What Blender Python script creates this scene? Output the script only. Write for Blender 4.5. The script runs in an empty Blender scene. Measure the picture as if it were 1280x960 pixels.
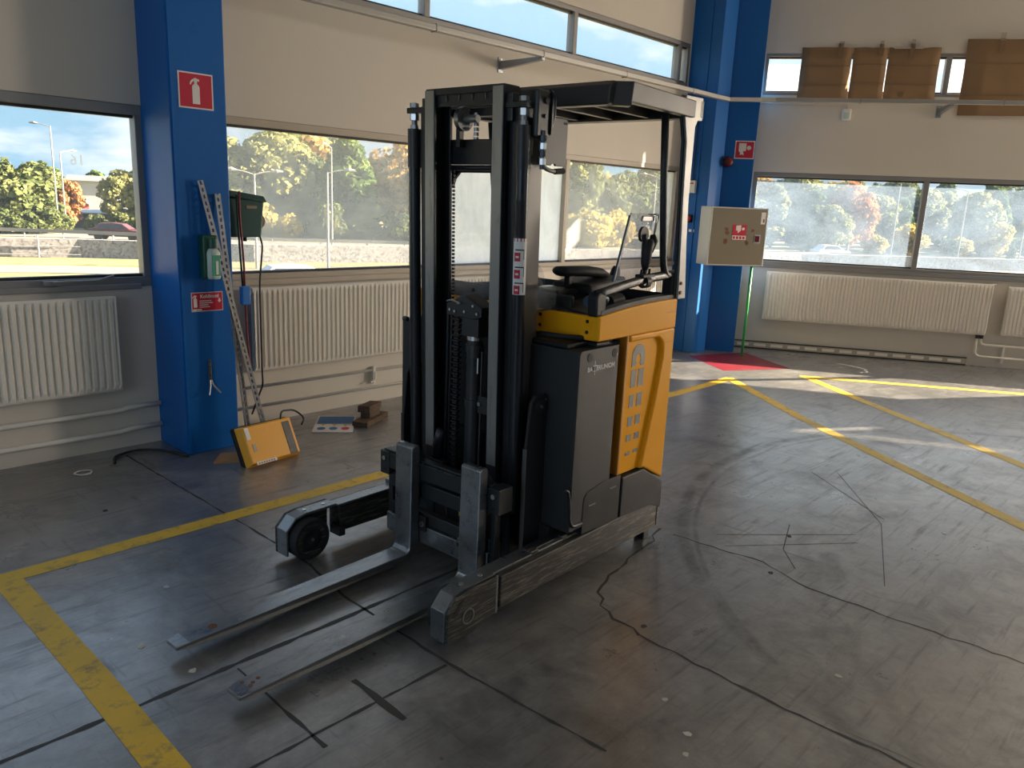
import bpy, bmesh, math, random
from mathutils import Vector, Matrix
import numpy as np

random.seed(7)
rng = np.random.default_rng(11)
scene = bpy.context.scene
COL = scene.collection
PI = math.pi

# ------------------------------------------------------------------ camera
camd = bpy.data.cameras.new('camera')
camd.sensor_width = 36.0
camd.lens = 27.42
camd.clip_end = 600
cam = bpy.data.objects.new('camera', camd)
COL.objects.link(cam)
cr, cu, cw = Vector((.6951, -.7178, .0424)), Vector((.1350, .1882, .9728)), Vector((.7062, .6704, -.2277))
cw.normalize(); cr = (cr - cr.dot(cw) * cw).normalized(); cu = cr.cross(cw)
cam.matrix_world = Matrix(((cr.x, cu.x, -cw.x, 0), (cr.y, cu.y, -cw.y, 0), (cr.z, cu.z, -cw.z, 1.65), (0, 0, 0, 1)))
scene.camera = cam

# ------------------------------------------------------------------ sky, sun, exposure
SUN_EL = math.radians(22.2)
to_sun = Vector((.853 * math.cos(SUN_EL), -.521 * math.cos(SUN_EL), math.sin(SUN_EL))).normalized()
SUN_STRENGTH = 64.0
SKY_STRENGTH = 1.0

world = bpy.data.worlds.new('sky')
scene.world = world
world.use_nodes = True
wn, wl = world.node_tree.nodes, world.node_tree.links
wn.clear()
w_out = wn.new('ShaderNodeOutputWorld')
w_bg = wn.new('ShaderNodeBackground')
w_bg.inputs['Strength'].default_value = SKY_STRENGTH
w_tc = wn.new('ShaderNodeTexCoord')
w_sep = wn.new('ShaderNodeSeparateXYZ')
wl.new(w_tc.outputs['Generated'], w_sep.inputs[0])
w_grad = wn.new('ShaderNodeValToRGB')
e = w_grad.color_ramp.elements
e[0].position = 0.0; e[0].color = (.36, .62, .82, 1)
e[1].position = .8; e[1].color = (.30, .62, 1.15, 1)
x = e.new(.12); x.color = (.40, .68, .90, 1)
x = e.new(.38); x.color = (.62, .92, 1.25, 1)
wl.new(w_sep.outputs['Z'], w_grad.inputs[0])
# thin cloud, stretched along the horizon
w_map = wn.new('ShaderNodeMapping'); w_map.inputs['Scale'].default_value = (1.6, 1.6, 5.0)
wl.new(w_tc.outputs['Generated'], w_map.inputs[0])
w_noise = wn.new('ShaderNodeTexNoise'); w_noise.inputs['Scale'].default_value = 2.3; w_noise.inputs['Detail'].default_value = 7
w_noise.inputs['Roughness'].default_value = .6
wl.new(w_map.outputs[0], w_noise.inputs['Vector'])
w_cr = wn.new('ShaderNodeValToRGB')
w_cr.color_ramp.elements[0].position = .47; w_cr.color_ramp.elements[1].position = .68
wl.new(w_noise.outputs['Fac'], w_cr.inputs[0])
w_mix = wn.new('ShaderNodeMixRGB'); w_mix.inputs['Color2'].default_value = (1.15, 1.18, 1.22, 1)
wl.new(w_cr.outputs['Color'], w_mix.inputs['Fac']); wl.new(w_grad.outputs['Color'], w_mix.inputs['Color1'])
# the bright aureole of hazy air round the sun
w_dot = wn.new('ShaderNodeVectorMath'); w_dot.operation = 'DOT_PRODUCT'
w_dot.inputs[1].default_value = to_sun
wl.new(w_tc.outputs['Generated'], w_dot.inputs[0])
w_max = wn.new('ShaderNodeMath'); w_max.operation = 'MAXIMUM'; w_max.inputs[1].default_value = 0
wl.new(w_dot.outputs['Value'], w_max.inputs[0])
w_pow = wn.new('ShaderNodeMath'); w_pow.operation = 'POWER'; w_pow.inputs[1].default_value = 5
wl.new(w_max.outputs[0], w_pow.inputs[0])
w_glow = wn.new('ShaderNodeMixRGB'); w_glow.blend_type = 'ADD'; w_glow.inputs['Color2'].default_value = (2.6, 2.3, 1.9, 1)
wl.new(w_pow.outputs[0], w_glow.inputs['Fac']); wl.new(w_mix.outputs[0], w_glow.inputs['Color1'])
wl.new(w_glow.outputs[0], w_bg.inputs['Color'])
wl.new(w_bg.outputs[0], w_out.inputs['Surface'])

sund = bpy.data.lights.new('sun', 'SUN'); sund.energy = SUN_STRENGTH; sund.angle = math.radians(.6); sund.color = (1.0, .80, .56)
sun = bpy.data.objects.new('sun', sund); COL.objects.link(sun)
sun.rotation_euler = to_sun.to_track_quat('Z', 'Y').to_euler()
sun.location = (20, -12, 12)


def area(name, loc, aim, sx, sy, power, color):
    l = bpy.data.lights.new(name, 'AREA'); l.shape = 'RECTANGLE'; l.size = sx; l.size_y = sy; l.energy = power; l.color = color
    o = bpy.data.objects.new(name, l); COL.objects.link(o); o.location = loc
    o.rotation_euler = (Vector(loc) - Vector(aim)).to_track_quat('Z', 'Y').to_euler()
    return o


# unseen fill lamps added to brighten the hall, no windows behind them
area('side_fill', (13.1, -1.2, 2.4), (3, 4.9, 2.0), 3.4, 2.2, 980, (1.0, .86, .71))
area('rear_fill', (4.0, -8.6, 2.6), (4.0, 5, 1.0), 9.0, 2.2, 55, (.62, .80, 1.0))
area('left_fill', (-4.7, 1.4, 2.0), (3, 2.2, .6), 5.0, 2.2, 70, (.50, .74, 1.0))

vs = scene.view_settings
vs.view_transform = 'Standard'
vs.look = 'None'
vs.gamma = 1
vs.use_curve_mapping = False
vs.exposure = 0.20
scene.cycles.max_bounces = 10
scene.cycles.transparent_max_bounces = 24
scene.cycles.sample_clamp_indirect = 6
scene.cycles.use_denoising = True

# ------------------------------------------------------------------ materials
MATS = {}


def new_mat(name):
    m = bpy.data.materials.new(name); m.use_nodes = True
    nt = m.node_tree; nt.nodes.clear()
    out = nt.nodes.new('ShaderNodeOutputMaterial')
    return m, nt.nodes, nt.links, out


def pbr(name, col, rough=.5, metal=0.0, var=.12, scale=6.0, bump=0.0, bscale=60.0, stretch=(1, 1, 1), second=None, fac=(.55, .7), spec=.5, rvar=.1):
    m, n, l, out = new_mat(name)
    b = n.new('ShaderNodeBsdfPrincipled'); l.new(b.outputs[0], out.inputs[0])
    tc = n.new('ShaderNodeTexCoord'); mp = n.new('ShaderNodeMapping'); mp.inputs['Scale'].default_value = stretch
    l.new(tc.outputs['Object'], mp.inputs[0])
    t = n.new('ShaderNodeTexNoise'); t.inputs['Scale'].default_value = scale; t.inputs['Detail'].default_value = 6; t.inputs['Roughness'].default_value = .62
    l.new(mp.outputs[0], t.inputs['Vector'])
    mix = n.new('ShaderNodeMixRGB')
    mix.inputs['Color1'].default_value = (*[c * (1 - var) for c in col], 1)
    mix.inputs['Color2'].default_value = (*[min(1, c * (1 + var)) for c in col], 1)
    l.new(t.outputs['Fac'], mix.inputs['Fac'])
    cur = mix.outputs[0]
    if second:
        t2 = n.new('ShaderNodeTexNoise'); t2.inputs['Scale'].default_value = scale * 1.7; t2.inputs['Detail'].default_value = 9; t2.inputs['Roughness'].default_value = .72
        l.new(mp.outputs[0], t2.inputs['Vector'])
        r = n.new('ShaderNodeValToRGB'); r.color_ramp.elements[0].position = fac[0]; r.color_ramp.elements[1].position = fac[1]
        l.new(t2.outputs['Fac'], r.inputs[0])
        mx = n.new('ShaderNodeMixRGB'); mx.inputs['Color2'].default_value = (*second, 1)
        l.new(r.outputs[0], mx.inputs['Fac']); l.new(cur, mx.inputs['Color1']); cur = mx.outputs[0]
    l.new(cur, b.inputs['Base Color'])
    mr = n.new('ShaderNodeMapRange'); mr.inputs['To Min'].default_value = max(.02, rough - rvar); mr.inputs['To Max'].default_value = min(1, rough + rvar)
    l.new(t.outputs['Fac'], mr.inputs['Value']); l.new(mr.outputs[0], b.inputs['Roughness'])
    b.inputs['Metallic'].default_value = metal
    b.inputs['Specular IOR Level'].default_value = spec
    if bump:
        t3 = n.new('ShaderNodeTexNoise'); t3.inputs['Scale'].default_value = bscale; t3.inputs['Detail'].default_value = 4
        l.new(tc.outputs['Object'], t3.inputs['Vector'])
        bp = n.new('ShaderNodeBump'); bp.inputs['Strength'].default_value = bump; bp.inputs['Distance'].default_value = .01
        l.new(t3.outputs['Fac'], bp.inputs['Height']); l.new(bp.outputs[0], b.inputs['Normal'])
    MATS[name] = m
    return m


def glass_mat(name, haze_lo, haze_hi, scale=1.2, stretch=(1, 1, 1), tint=(1, 1, 1), hazecol=(.9, .93, .95), thr=(.3, .75), gloss=.08, grough=.02, back=.35):
    """dirty window glass: clear, with a film of dust and dried streaks that catches light"""
    m, n, l, out = new_mat(name)
    tr = n.new('ShaderNodeBsdfTransparent'); tr.inputs['Color'].default_value = (*tint, 1)
    tl = n.new('ShaderNodeBsdfTranslucent'); tl.inputs['Color'].default_value = (*hazecol, 1)
    df = n.new('ShaderNodeBsdfDiffuse'); df.inputs['Color'].default_value = (*hazecol, 1)
    hz = n.new('ShaderNodeMixShader'); hz.inputs[0].default_value = back
    l.new(tl.outputs[0], hz.inputs[1]); l.new(df.outputs[0], hz.inputs[2])
    tc = n.new('ShaderNodeTexCoord'); mp = n.new('ShaderNodeMapping'); mp.inputs['Scale'].default_value = stretch
    l.new(tc.outputs['Object'], mp.inputs[0])
    t = n.new('ShaderNodeTexNoise'); t.inputs['Scale'].default_value = scale; t.inputs['Detail'].default_value = 8; t.inputs['Roughness'].default_value = .65
    t.inputs['Distortion'].default_value = .6
    l.new(mp.outputs[0], t.inputs['Vector'])
    mr = n.new('ShaderNodeMapRange'); mr.inputs['From Min'].default_value = thr[0]; mr.inputs['From Max'].default_value = thr[1]
    mr.inputs['To Min'].default_value = haze_lo; mr.inputs['To Max'].default_value = haze_hi
    l.new(t.outputs['Fac'], mr.inputs['Value'])
    mx = n.new('ShaderNodeMixShader'); l.new(mr.outputs[0], mx.inputs[0]); l.new(tr.outputs[0], mx.inputs[1]); l.new(hz.outputs[0], mx.inputs[2])
    gl = n.new('ShaderNodeBsdfGlossy'); gl.inputs['Roughness'].default_value = grough
    lw = n.new('ShaderNodeLayerWeight'); lw.inputs['Blend'].default_value = gloss
    mx2 = n.new('ShaderNodeMixShader'); l.new(lw.outputs['Fresnel'], mx2.inputs[0]); l.new(mx.outputs[0], mx2.inputs[1]); l.new(gl.outputs[0], mx2.inputs[2])
    l.new(mx2.outputs[0], out.inputs[0])
    MATS[name] = m
    return m


def leaf_mat(name, a, b_, c=None):
    m, n, l, out = new_mat(name)
    geo = n.new('ShaderNodeNewGeometry')
    t = n.new('ShaderNodeTexNoise'); t.inputs['Scale'].default_value = .55; t.inputs['Detail'].default_value = 5
    l.new(geo.outputs['Position'], t.inputs['Vector'])
    r = n.new('ShaderNodeValToRGB')
    r.color_ramp.elements[0].position = .3; r.color_ramp.elements[0].color = (*a, 1)
    r.color_ramp.elements[1].position = .7; r.color_ramp.elements[1].color = (*b_, 1)
    if c:
        q = r.color_ramp.elements.new(.55); q.color = (*c, 1)
    l.new(t.outputs['Fac'], r.inputs[0])
    d = n.new('ShaderNodeBsdfDiffuse'); l.new(r.outputs[0], d.inputs['Color'])
    tl = n.new('ShaderNodeBsdfTranslucent'); l.new(r.outputs[0], tl.inputs['Color'])
    mx = n.new('ShaderNodeMixShader'); mx.inputs[0].default_value = .35
    l.new(d.outputs[0], mx.inputs[1]); l.new(tl.outputs[0], mx.inputs[2]); l.new(mx.outputs[0], out.inputs[0])
    MATS[name] = m
    return m


def floor_mat():
    m, n, l, out = new_mat('concrete')
    b = n.new('ShaderNodeBsdfPrincipled'); l.new(b.outputs[0], out.inputs[0])
    tc = n.new('ShaderNodeTexCoord')

    def noise(scale, detail=6, rough=.6, stretch=None, dist=0):
        t = n.new('ShaderNodeTexNoise'); t.inputs['Scale'].default_value = scale; t.inputs['Detail'].default_value = detail
        t.inputs['Roughness'].default_value = rough; t.inputs['Distortion'].default_value = dist
        if stretch:
            mp = n.new('ShaderNodeMapping'); mp.inputs['Scale'].default_value = stretch[0]; mp.inputs['Rotation'].default_value = (0, 0, stretch[1])
            l.new(tc.outputs['Object'], mp.inputs[0]); l.new(mp.outputs[0], t.inputs['Vector'])
        else:
            l.new(tc.outputs['Object'], t.inputs['Vector'])
        return t.outputs['Fac']

    def ramp(src, p0, c0, p1, c1):
        r = n.new('ShaderNodeValToRGB')
        r.color_ramp.elements[0].position = p0; r.color_ramp.elements[0].color = (*c0, 1)
        r.color_ramp.elements[1].position = p1; r.color_ramp.elements[1].color = (*c1, 1)
        l.new(src, r.inputs[0]); return r.outputs[0]

    def mixc(f, a, b2, mode='MIX'):
        mx = n.new('ShaderNodeMixRGB'); mx.blend_type = mode
        if isinstance(f, float): mx.inputs[0].default_value = f
        else: l.new(f, mx.inputs[0])
        l.new(a, mx.inputs[1])
        if isinstance(b2, tuple): mx.inputs[2].default_value = (*b2, 1)
        else: l.new(b2, mx.inputs[2])
        return mx.outputs[0]
    base = ramp(noise(.55, 8, .62), .3, (.100, .103, .108), .72, (.215, .212, .208))
    fine = ramp(noise(9, 10, .75), .3, (.50, .50, .50), .72, (1.40, 1.40, 1.40))
    c = mixc(1.0, base, fine, 'MULTIPLY')
    c = mixc(1.0, c, ramp(noise(3.1, 9, .7, None, .8), .34, (.58, .58, .59), .64, (1.25, 1.24, 1.22)), 'MULTIPLY')
    for ang_, st_ in ((.35, 34), (-.5, 30), (1.25, 40)):
        c = mixc(ramp(noise(1.6, 6, .6, ((1.2, st_, 1), ang_)), .66, (0, 0, 0), .74, (.42, .42, .42)), c, (.055, .054, .054))
    c = mixc(ramp(noise(1.9, 6, .6, ((1.0, 45, 1), -.75)), .69, (0, 0, 0), .75, (.5, .5, .5)), c, (.30, .295, .28))
    # scuffs dragged one way, and pale worn patches
    sc = ramp(noise(2.2, 10, .7, ((6, .7, 1), .62)), .58, (0, 0, 0), .75, (1, 1, 1))
    c = mixc(sc, c, (.075, .074, .074))
    pal = ramp(noise(1.3, 12, .75, None, .4), .62, (0, 0, 0), .72, (.45, .45, .45))
    c = mixc(pal, c, (.28, .27, .25))
    # broad tyre arcs swept by turning trucks

    dull = [sc, pal]

    def arc(cx, cy, rad, wid, dark):
        nonlocal c
        sep = n.new('ShaderNodeVectorMath'); sep.operation = 'DISTANCE'; sep.inputs[1].default_value = (cx, cy, 0)
        l.new(tc.outputs['Object'], sep.inputs[0])
        su = n.new('ShaderNodeMath'); su.operation = 'SUBTRACT'; su.inputs[1].default_value = rad; l.new(sep.outputs['Value'], su.inputs[0])
        ab = n.new('ShaderNodeMath'); ab.operation = 'ABSOLUTE'; l.new(su.outputs[0], ab.inputs[0])
        mr = n.new('ShaderNodeMapRange'); mr.inputs['From Min'].default_value = wid; mr.inputs['From Max'].default_value = wid * .3
        mr.inputs['To Min'].default_value = 0; mr.inputs['To Max'].default_value = 1; l.new(ab.outputs[0], mr.inputs['Value'])
        mu = n.new('ShaderNodeMath'); mu.operation = 'MULTIPLY'
        l.new(mr.outputs[0], mu.inputs[0]); l.new(ramp(noise(3, 6, .7), .38, (0, 0, 0), .62, (dark, dark, dark)), mu.inputs[1])
        c = mixc(mu.outputs[0], c, (.035, .035, .036)); dull.append(mu.outputs[0])
    arc(4.9, -.2, 2.62, .055, .75); arc(4.9, -.35, 2.68, .02, .6); arc(5.6, -2.2, 4.1, .05, .35); arc(7.4, .8, 1.9, .05, .35)
    l.new(c, b.inputs['Base Color'])
    rr = n.new('ShaderNodeMapRange'); rr.inputs['To Min'].default_value = .16; rr.inputs['To Max'].default_value = .46
    l.new(noise(1.7, 8, .7), rr.inputs['Value'])
    dull.append(ramp(noise(2.4, 11, .72, None, .7), .50, (0, 0, 0), .68, (.75, .75, .75)))
    dull.append(ramp(noise(1.5, 8, .65, ((1.3, 14, 1), .45)), .54, (0, 0, 0), .68, (.8, .8, .8)))
    dull.append(ramp(noise(1.3, 8, .65, ((1.3, 18, 1), -.6)), .56, (0, 0, 0), .68, (.7, .7, .7)))
    acc = dull[0]
    for d_ in dull[1:]:
        mm = n.new('ShaderNodeMath'); mm.operation = 'MAXIMUM'; l.new(acc, mm.inputs[0]); l.new(d_, mm.inputs[1]); acc = mm.outputs[0]
    cw_ = n.new('ShaderNodeMapRange'); cw_.inputs['To Min'].default_value = .85; cw_.inputs['To Max'].default_value = .08
    l.new(acc, cw_.inputs['Value']); l.new(cw_.outputs[0], b.inputs['Coat Weight'])
    sp_ = n.new('ShaderNodeMapRange'); sp_.inputs['To Min'].default_value = 1.0; sp_.inputs['To Max'].default_value = .45
    l.new(acc, sp_.inputs['Value']); l.new(sp_.outputs[0], b.inputs['Specular IOR Level'])
    ma = n.new('ShaderNodeMath'); ma.operation = 'MULTIPLY_ADD'; ma.inputs[1].default_value = .14; l.new(acc, ma.inputs[0]); l.new(rr.outputs[0], ma.inputs[2])
    l.new(ma.outputs[0], b.inputs['Roughness'])
    b.inputs['Specular IOR Level'].default_value = .9; b.inputs['IOR'].default_value = 1.65
    b.inputs['Coat Weight'].default_value = .6; b.inputs['Coat Roughness'].default_value = .33; b.inputs['Coat IOR'].default_value = 1.75
    bp = n.new('ShaderNodeBump'); bp.inputs['Strength'].default_value = .12; bp.inputs['Distance'].default_value = .01
    l.new(noise(22, 8, .7), bp.inputs['Height']); l.new(bp.outputs[0], b.inputs['Normal'])
    MATS['concrete'] = m
    return m


floor_mat()
pbr('wall_paint', (.61, .555, .47), .62, var=.05, scale=2.0, bump=.05, bscale=120)
pbr('ceiling_paint', (.6, .57, .52), .8, var=.04)
pbr('blue_paint', (.002, .105, .37), .42, var=.10, scale=2.5, bump=.04, second=(.002, .08, .28), fac=(.6, .75), spec=.3)
pbr('radiator_paint', (.74, .69, .60), .45, var=.04, scale=5)
pbr('frame_beige', (.42, .36, .28), .45, var=.08, scale=5)
pbr('frame_grey', (.26, .25, .24), .4, metal=.3, var=.12, scale=6)
pbr('gasket', (.02, .02, .022), .6)
pbr('line_yellow', (.72, .46, .03), .5, var=.2, scale=6, second=(.28, .20, .07), fac=(.52, .68))
pbr('line_faded', (.55, .40, .07), .5, var=.16, scale=5, second=(.24, .20, .12), fac=(.52, .68))
pbr('floor_red', (.17, .008, .02), .45, var=.15, scale=4, second=(.25, .09, .08), fac=(.6, .7))
pbr('joint_dark', (.04, .039, .038), .6, var=.5, scale=14)
pbr('crack_pale', (.30, .29, .27), .7, var=.2, scale=20)
pbr('chalk', (.55, .53, .48), .8, var=.2, scale=30)
pbr('truck_yellow', (.95, .42, .008), .40, var=.05, scale=4, bump=.02, bscale=90, spec=.14)
pbr('truck_yellow_dark', (.60, .24, .014), .4, var=.06, scale=4)
pbr('mast_black', (.022, .024, .028), .32, metal=.35, var=.3, scale=9, stretch=(1, 1, .25), second=(.06, .063, .07), fac=(.62, .8))
pbr('rail_steel', (.27, .265, .255), .36, metal=.5, var=.2, scale=7, stretch=(2, 2, .3), second=(.08, .08, .085), fac=(.55, .75))
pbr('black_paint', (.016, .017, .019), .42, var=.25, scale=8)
pbr('black_plastic', (.015, .015, .016), .55, var=.15, scale=10, bump=.04, bscale=200, spec=.35)
pbr('battery_grey', (.027, .027, .028), .5, var=.14, scale=5, bump=.05, bscale=150, stretch=(3, 3, .5), second=(.05, .049, .048), fac=(.62, .8), spec=.35)
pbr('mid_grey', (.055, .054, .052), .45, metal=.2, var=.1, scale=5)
pbr('flank_steel', (.13, .125, .118), .38, metal=.45, var=.15, scale=4)
pbr('guard_grey', (.32, .305, .28), .42, metal=.25, var=.08, scale=5)
pbr('worn_black', (.026, .026, .026), .42, metal=.3, var=.3, scale=7, stretch=(.7, 9, 9), second=(.26, .23, .175), fac=(.50, .72))
pbr('worn_steel', (.22, .23, .24), .3, metal=.75, var=.25, scale=9, second=(.07, .07, .075), fac=(.55, .72))
pbr('fork_steel', (.27, .28, .29), .30, metal=.85, var=.2, scale=5, stretch=(1.0, 3, 3), second=(.12, .12, .125), fac=(.5, .8), rvar=.12)
pbr('rubber', (.012, .012, .013), .7, var=.2, scale=14)
pbr('bolt_steel', (.55, .54, .52), .3, metal=1, var=.1)
pbr('brass', (.55, .38, .12), .35, metal=1, var=.1)
pbr('rust', (.18, .07, .03), .8, var=.4, scale=30)
pbr('decal_grey', (.15, .145, .13), .45, var=.05)
pbr('white_print', (.78, .77, .74), .5, var=.03)
pbr('sign_red', (.50, .008, .035), .42, var=.05)
pbr('sign_white', (.74, .70, .66), .45, var=.05)
pbr('sign_blue', (.03, .14, .36), .5, var=.08)
pbr('sign_yellow', (.65, .42, .04), .5, var=.05)
pbr('cabinet_beige', (.20, .17, .115), .42, metal=.1, var=.05, scale=4)
pbr('cabinet_side', (.48, .47, .44), .36, metal=.2, var=.05, scale=4)
pbr('pipe_green', (.03, .36, .09), .35, var=.08)
pbr('galvanised', (.33, .34, .35), .4, metal=.85, var=.2, scale=16)
pbr('tray_grey', (.36, .345, .32), .42, metal=.4, var=.08)
pbr('cardboard', (.26, .155, .075), .85, var=.08, scale=3, stretch=(1, 1, 6))
pbr('tape_brown', (.20, .11, .05), .45, var=.05)
pbr('tape_clear', (.40, .34, .26), .35, var=.1)
pbr('box_yellow', (.85, .40, .035), .35, var=.04, scale=3)
pbr('dark_green', (.008, .055, .05), .4, var=.1)
pbr('kit_green', (.01, .075, .045), .35, var=.1)
pbr('label_green', (.05, .32, .2), .45, var=.08)
pbr('bottle_white', (.45, .55, .50), .35, var=.05)
pbr('cable_black', (.012, .012, .014), .5)
pbr('cable_red', (.22, .02, .025), .5)
pbr('plug_blue', (.02, .17, .55), .4)
pbr('wood_dark', (.085, .05, .03), .8, var=.4, scale=9, stretch=(.6, 5, 5), second=(.17, .10, .055), fac=(.5, .7))
pbr('plywood', (.42, .24, .11), .7, var=.1)
pbr('alarm_red', (.11, .008, .014), .2, var=.05)
pbr('lens_dark', (.02, .02, .022), .12)
pbr('grey_lens', (.11, .11, .105), .25, var=.3, scale=12, second=(.4, .37, .3), fac=(.62, .66))
pbr('lamp_white', (.72, .70, .64), .4)
pbr('seat_cloth', (.02, .021, .024), .7, var=.2, scale=20)
pbr('handle_blue', (.05, .085, .12), .4)
# outside
pbr('meadow', (.16, .135, .048), .95, var=.4, scale=.25, second=(.095, .105, .03), fac=(.45, .6), stretch=(1, 1, 1))
pbr('asphalt', (.12, .113, .108), .9, var=.1, scale=.5)
pbr('gabion_stone', (.22, .215, .22), .9, var=.75, scale=3.2, second=(.07, .07, .075), fac=(.5, .6))
pbr('bark', (.09, .07, .05), .9, var=.2)
pbr('rail_zinc', (.19, .19, .195), .6, metal=.2)
pbr('house_red', (.33, .05, .045), .8, var=.05, scale=1)
pbr('house_white', (.36, .37, .38), .7, var=.04, scale=1)
pbr('roof_grey', (.16, .16, .17), .7, var=.1, scale=1)
pbr('shed_dark', (.07, .065, .075), .8, var=.15, scale=1)
pbr('car_dark', (.06, .02, .025), .25, var=.05)
pbr('car_white', (.55, .56, .58), .25, var=.03)
pbr('car_silver', (.5, .51, .53), .25, metal=.4, var=.03)
pbr('facade', (.45, .43, .40), .8, var=.05)
leaf_mat('leaf_green', (0.056, 0.079, 0.035), (0.179, 0.196, 0.084), (0.109, 0.132, 0.055))
leaf_mat('leaf_light', (0.136, 0.154, 0.065), (0.337, 0.320, 0.142), (0.227, 0.239, 0.097))
leaf_mat('leaf_dark', (0.043, 0.087, 0.029), (0.145, 0.203, 0.058))
leaf_mat('leaf_yellow', (0.280, 0.245, 0.065), (0.545, 0.434, 0.125))
leaf_mat('leaf_orange', (0.278, 0.112, 0.053), (0.403, 0.214, 0.101))
leaf_mat('leaf_rust', (0.290, 0.189, 0.058), (0.493, 0.334, 0.116))
glass_mat('glass_clear', .03, .09, 1.5, thr=(.3, .75), gloss=.03)
glass_mat('glass_mid', .16, .36, 1.2, thr=(.3, .7), gloss=.03)
glass_mat('glass_frosted', .55, .92, 2.2, stretch=(1.6, 1, .7), thr=(.35, .68), gloss=.03, hazecol=(.97, .98, 1.0), back=.08)
glass_mat('window_film', .75, .85, 2.0, hazecol=(1, 1, 1), back=.05)
glass_mat('glass_right', .075, .17, 2.0, stretch=(1, 1, 1.4), thr=(.32, .72), gloss=.03, hazecol=(.36, .50, .72), tint=(.82, .83, .84))
glass_mat('glass_high', .04, .12, 1.0, gloss=.03)
glass_mat('plexi_worn', .06, .20, 5, gloss=.06, hazecol=(.75, .8, .85))
glass_mat('plexi_board', .16, .30, 6, gloss=.08, tint=(.93, .93, .97))

# ------------------------------------------------------------------ frames and mesh building
def rot2(a, p): return (p[0] * math.cos(a) - p[1] * math.sin(a), p[0] * math.sin(a) + p[1] * math.cos(a))


class Frame:
    """a local system: x along, y across, z up, turned by ang about the vertical through org"""
    def __init__(s, org, ang): s.o = org; s.a = ang
    def w(s, x, y, z=0.0):
        q = rot2(s.a, (x, y)); return Vector((s.o[0] + q[0], s.o[1] + q[1], z))


HALL = Frame((0, 0), 0)                                  # x along the long window wall (y = 5.1)
BN = (.8630, .5052)
RIGHT = Frame((10.05 * BN[0], 10.05 * BN[1]), math.atan2(-.8630, .5052))   # x along the right wall, y = 0 on it, room at y < 0
TRUCK = Frame((0, 0), math.radians(3.525))
CORNER = (8.66, 5.10)
RIGHT_END = RIGHT.w(13.0, 0)


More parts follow.
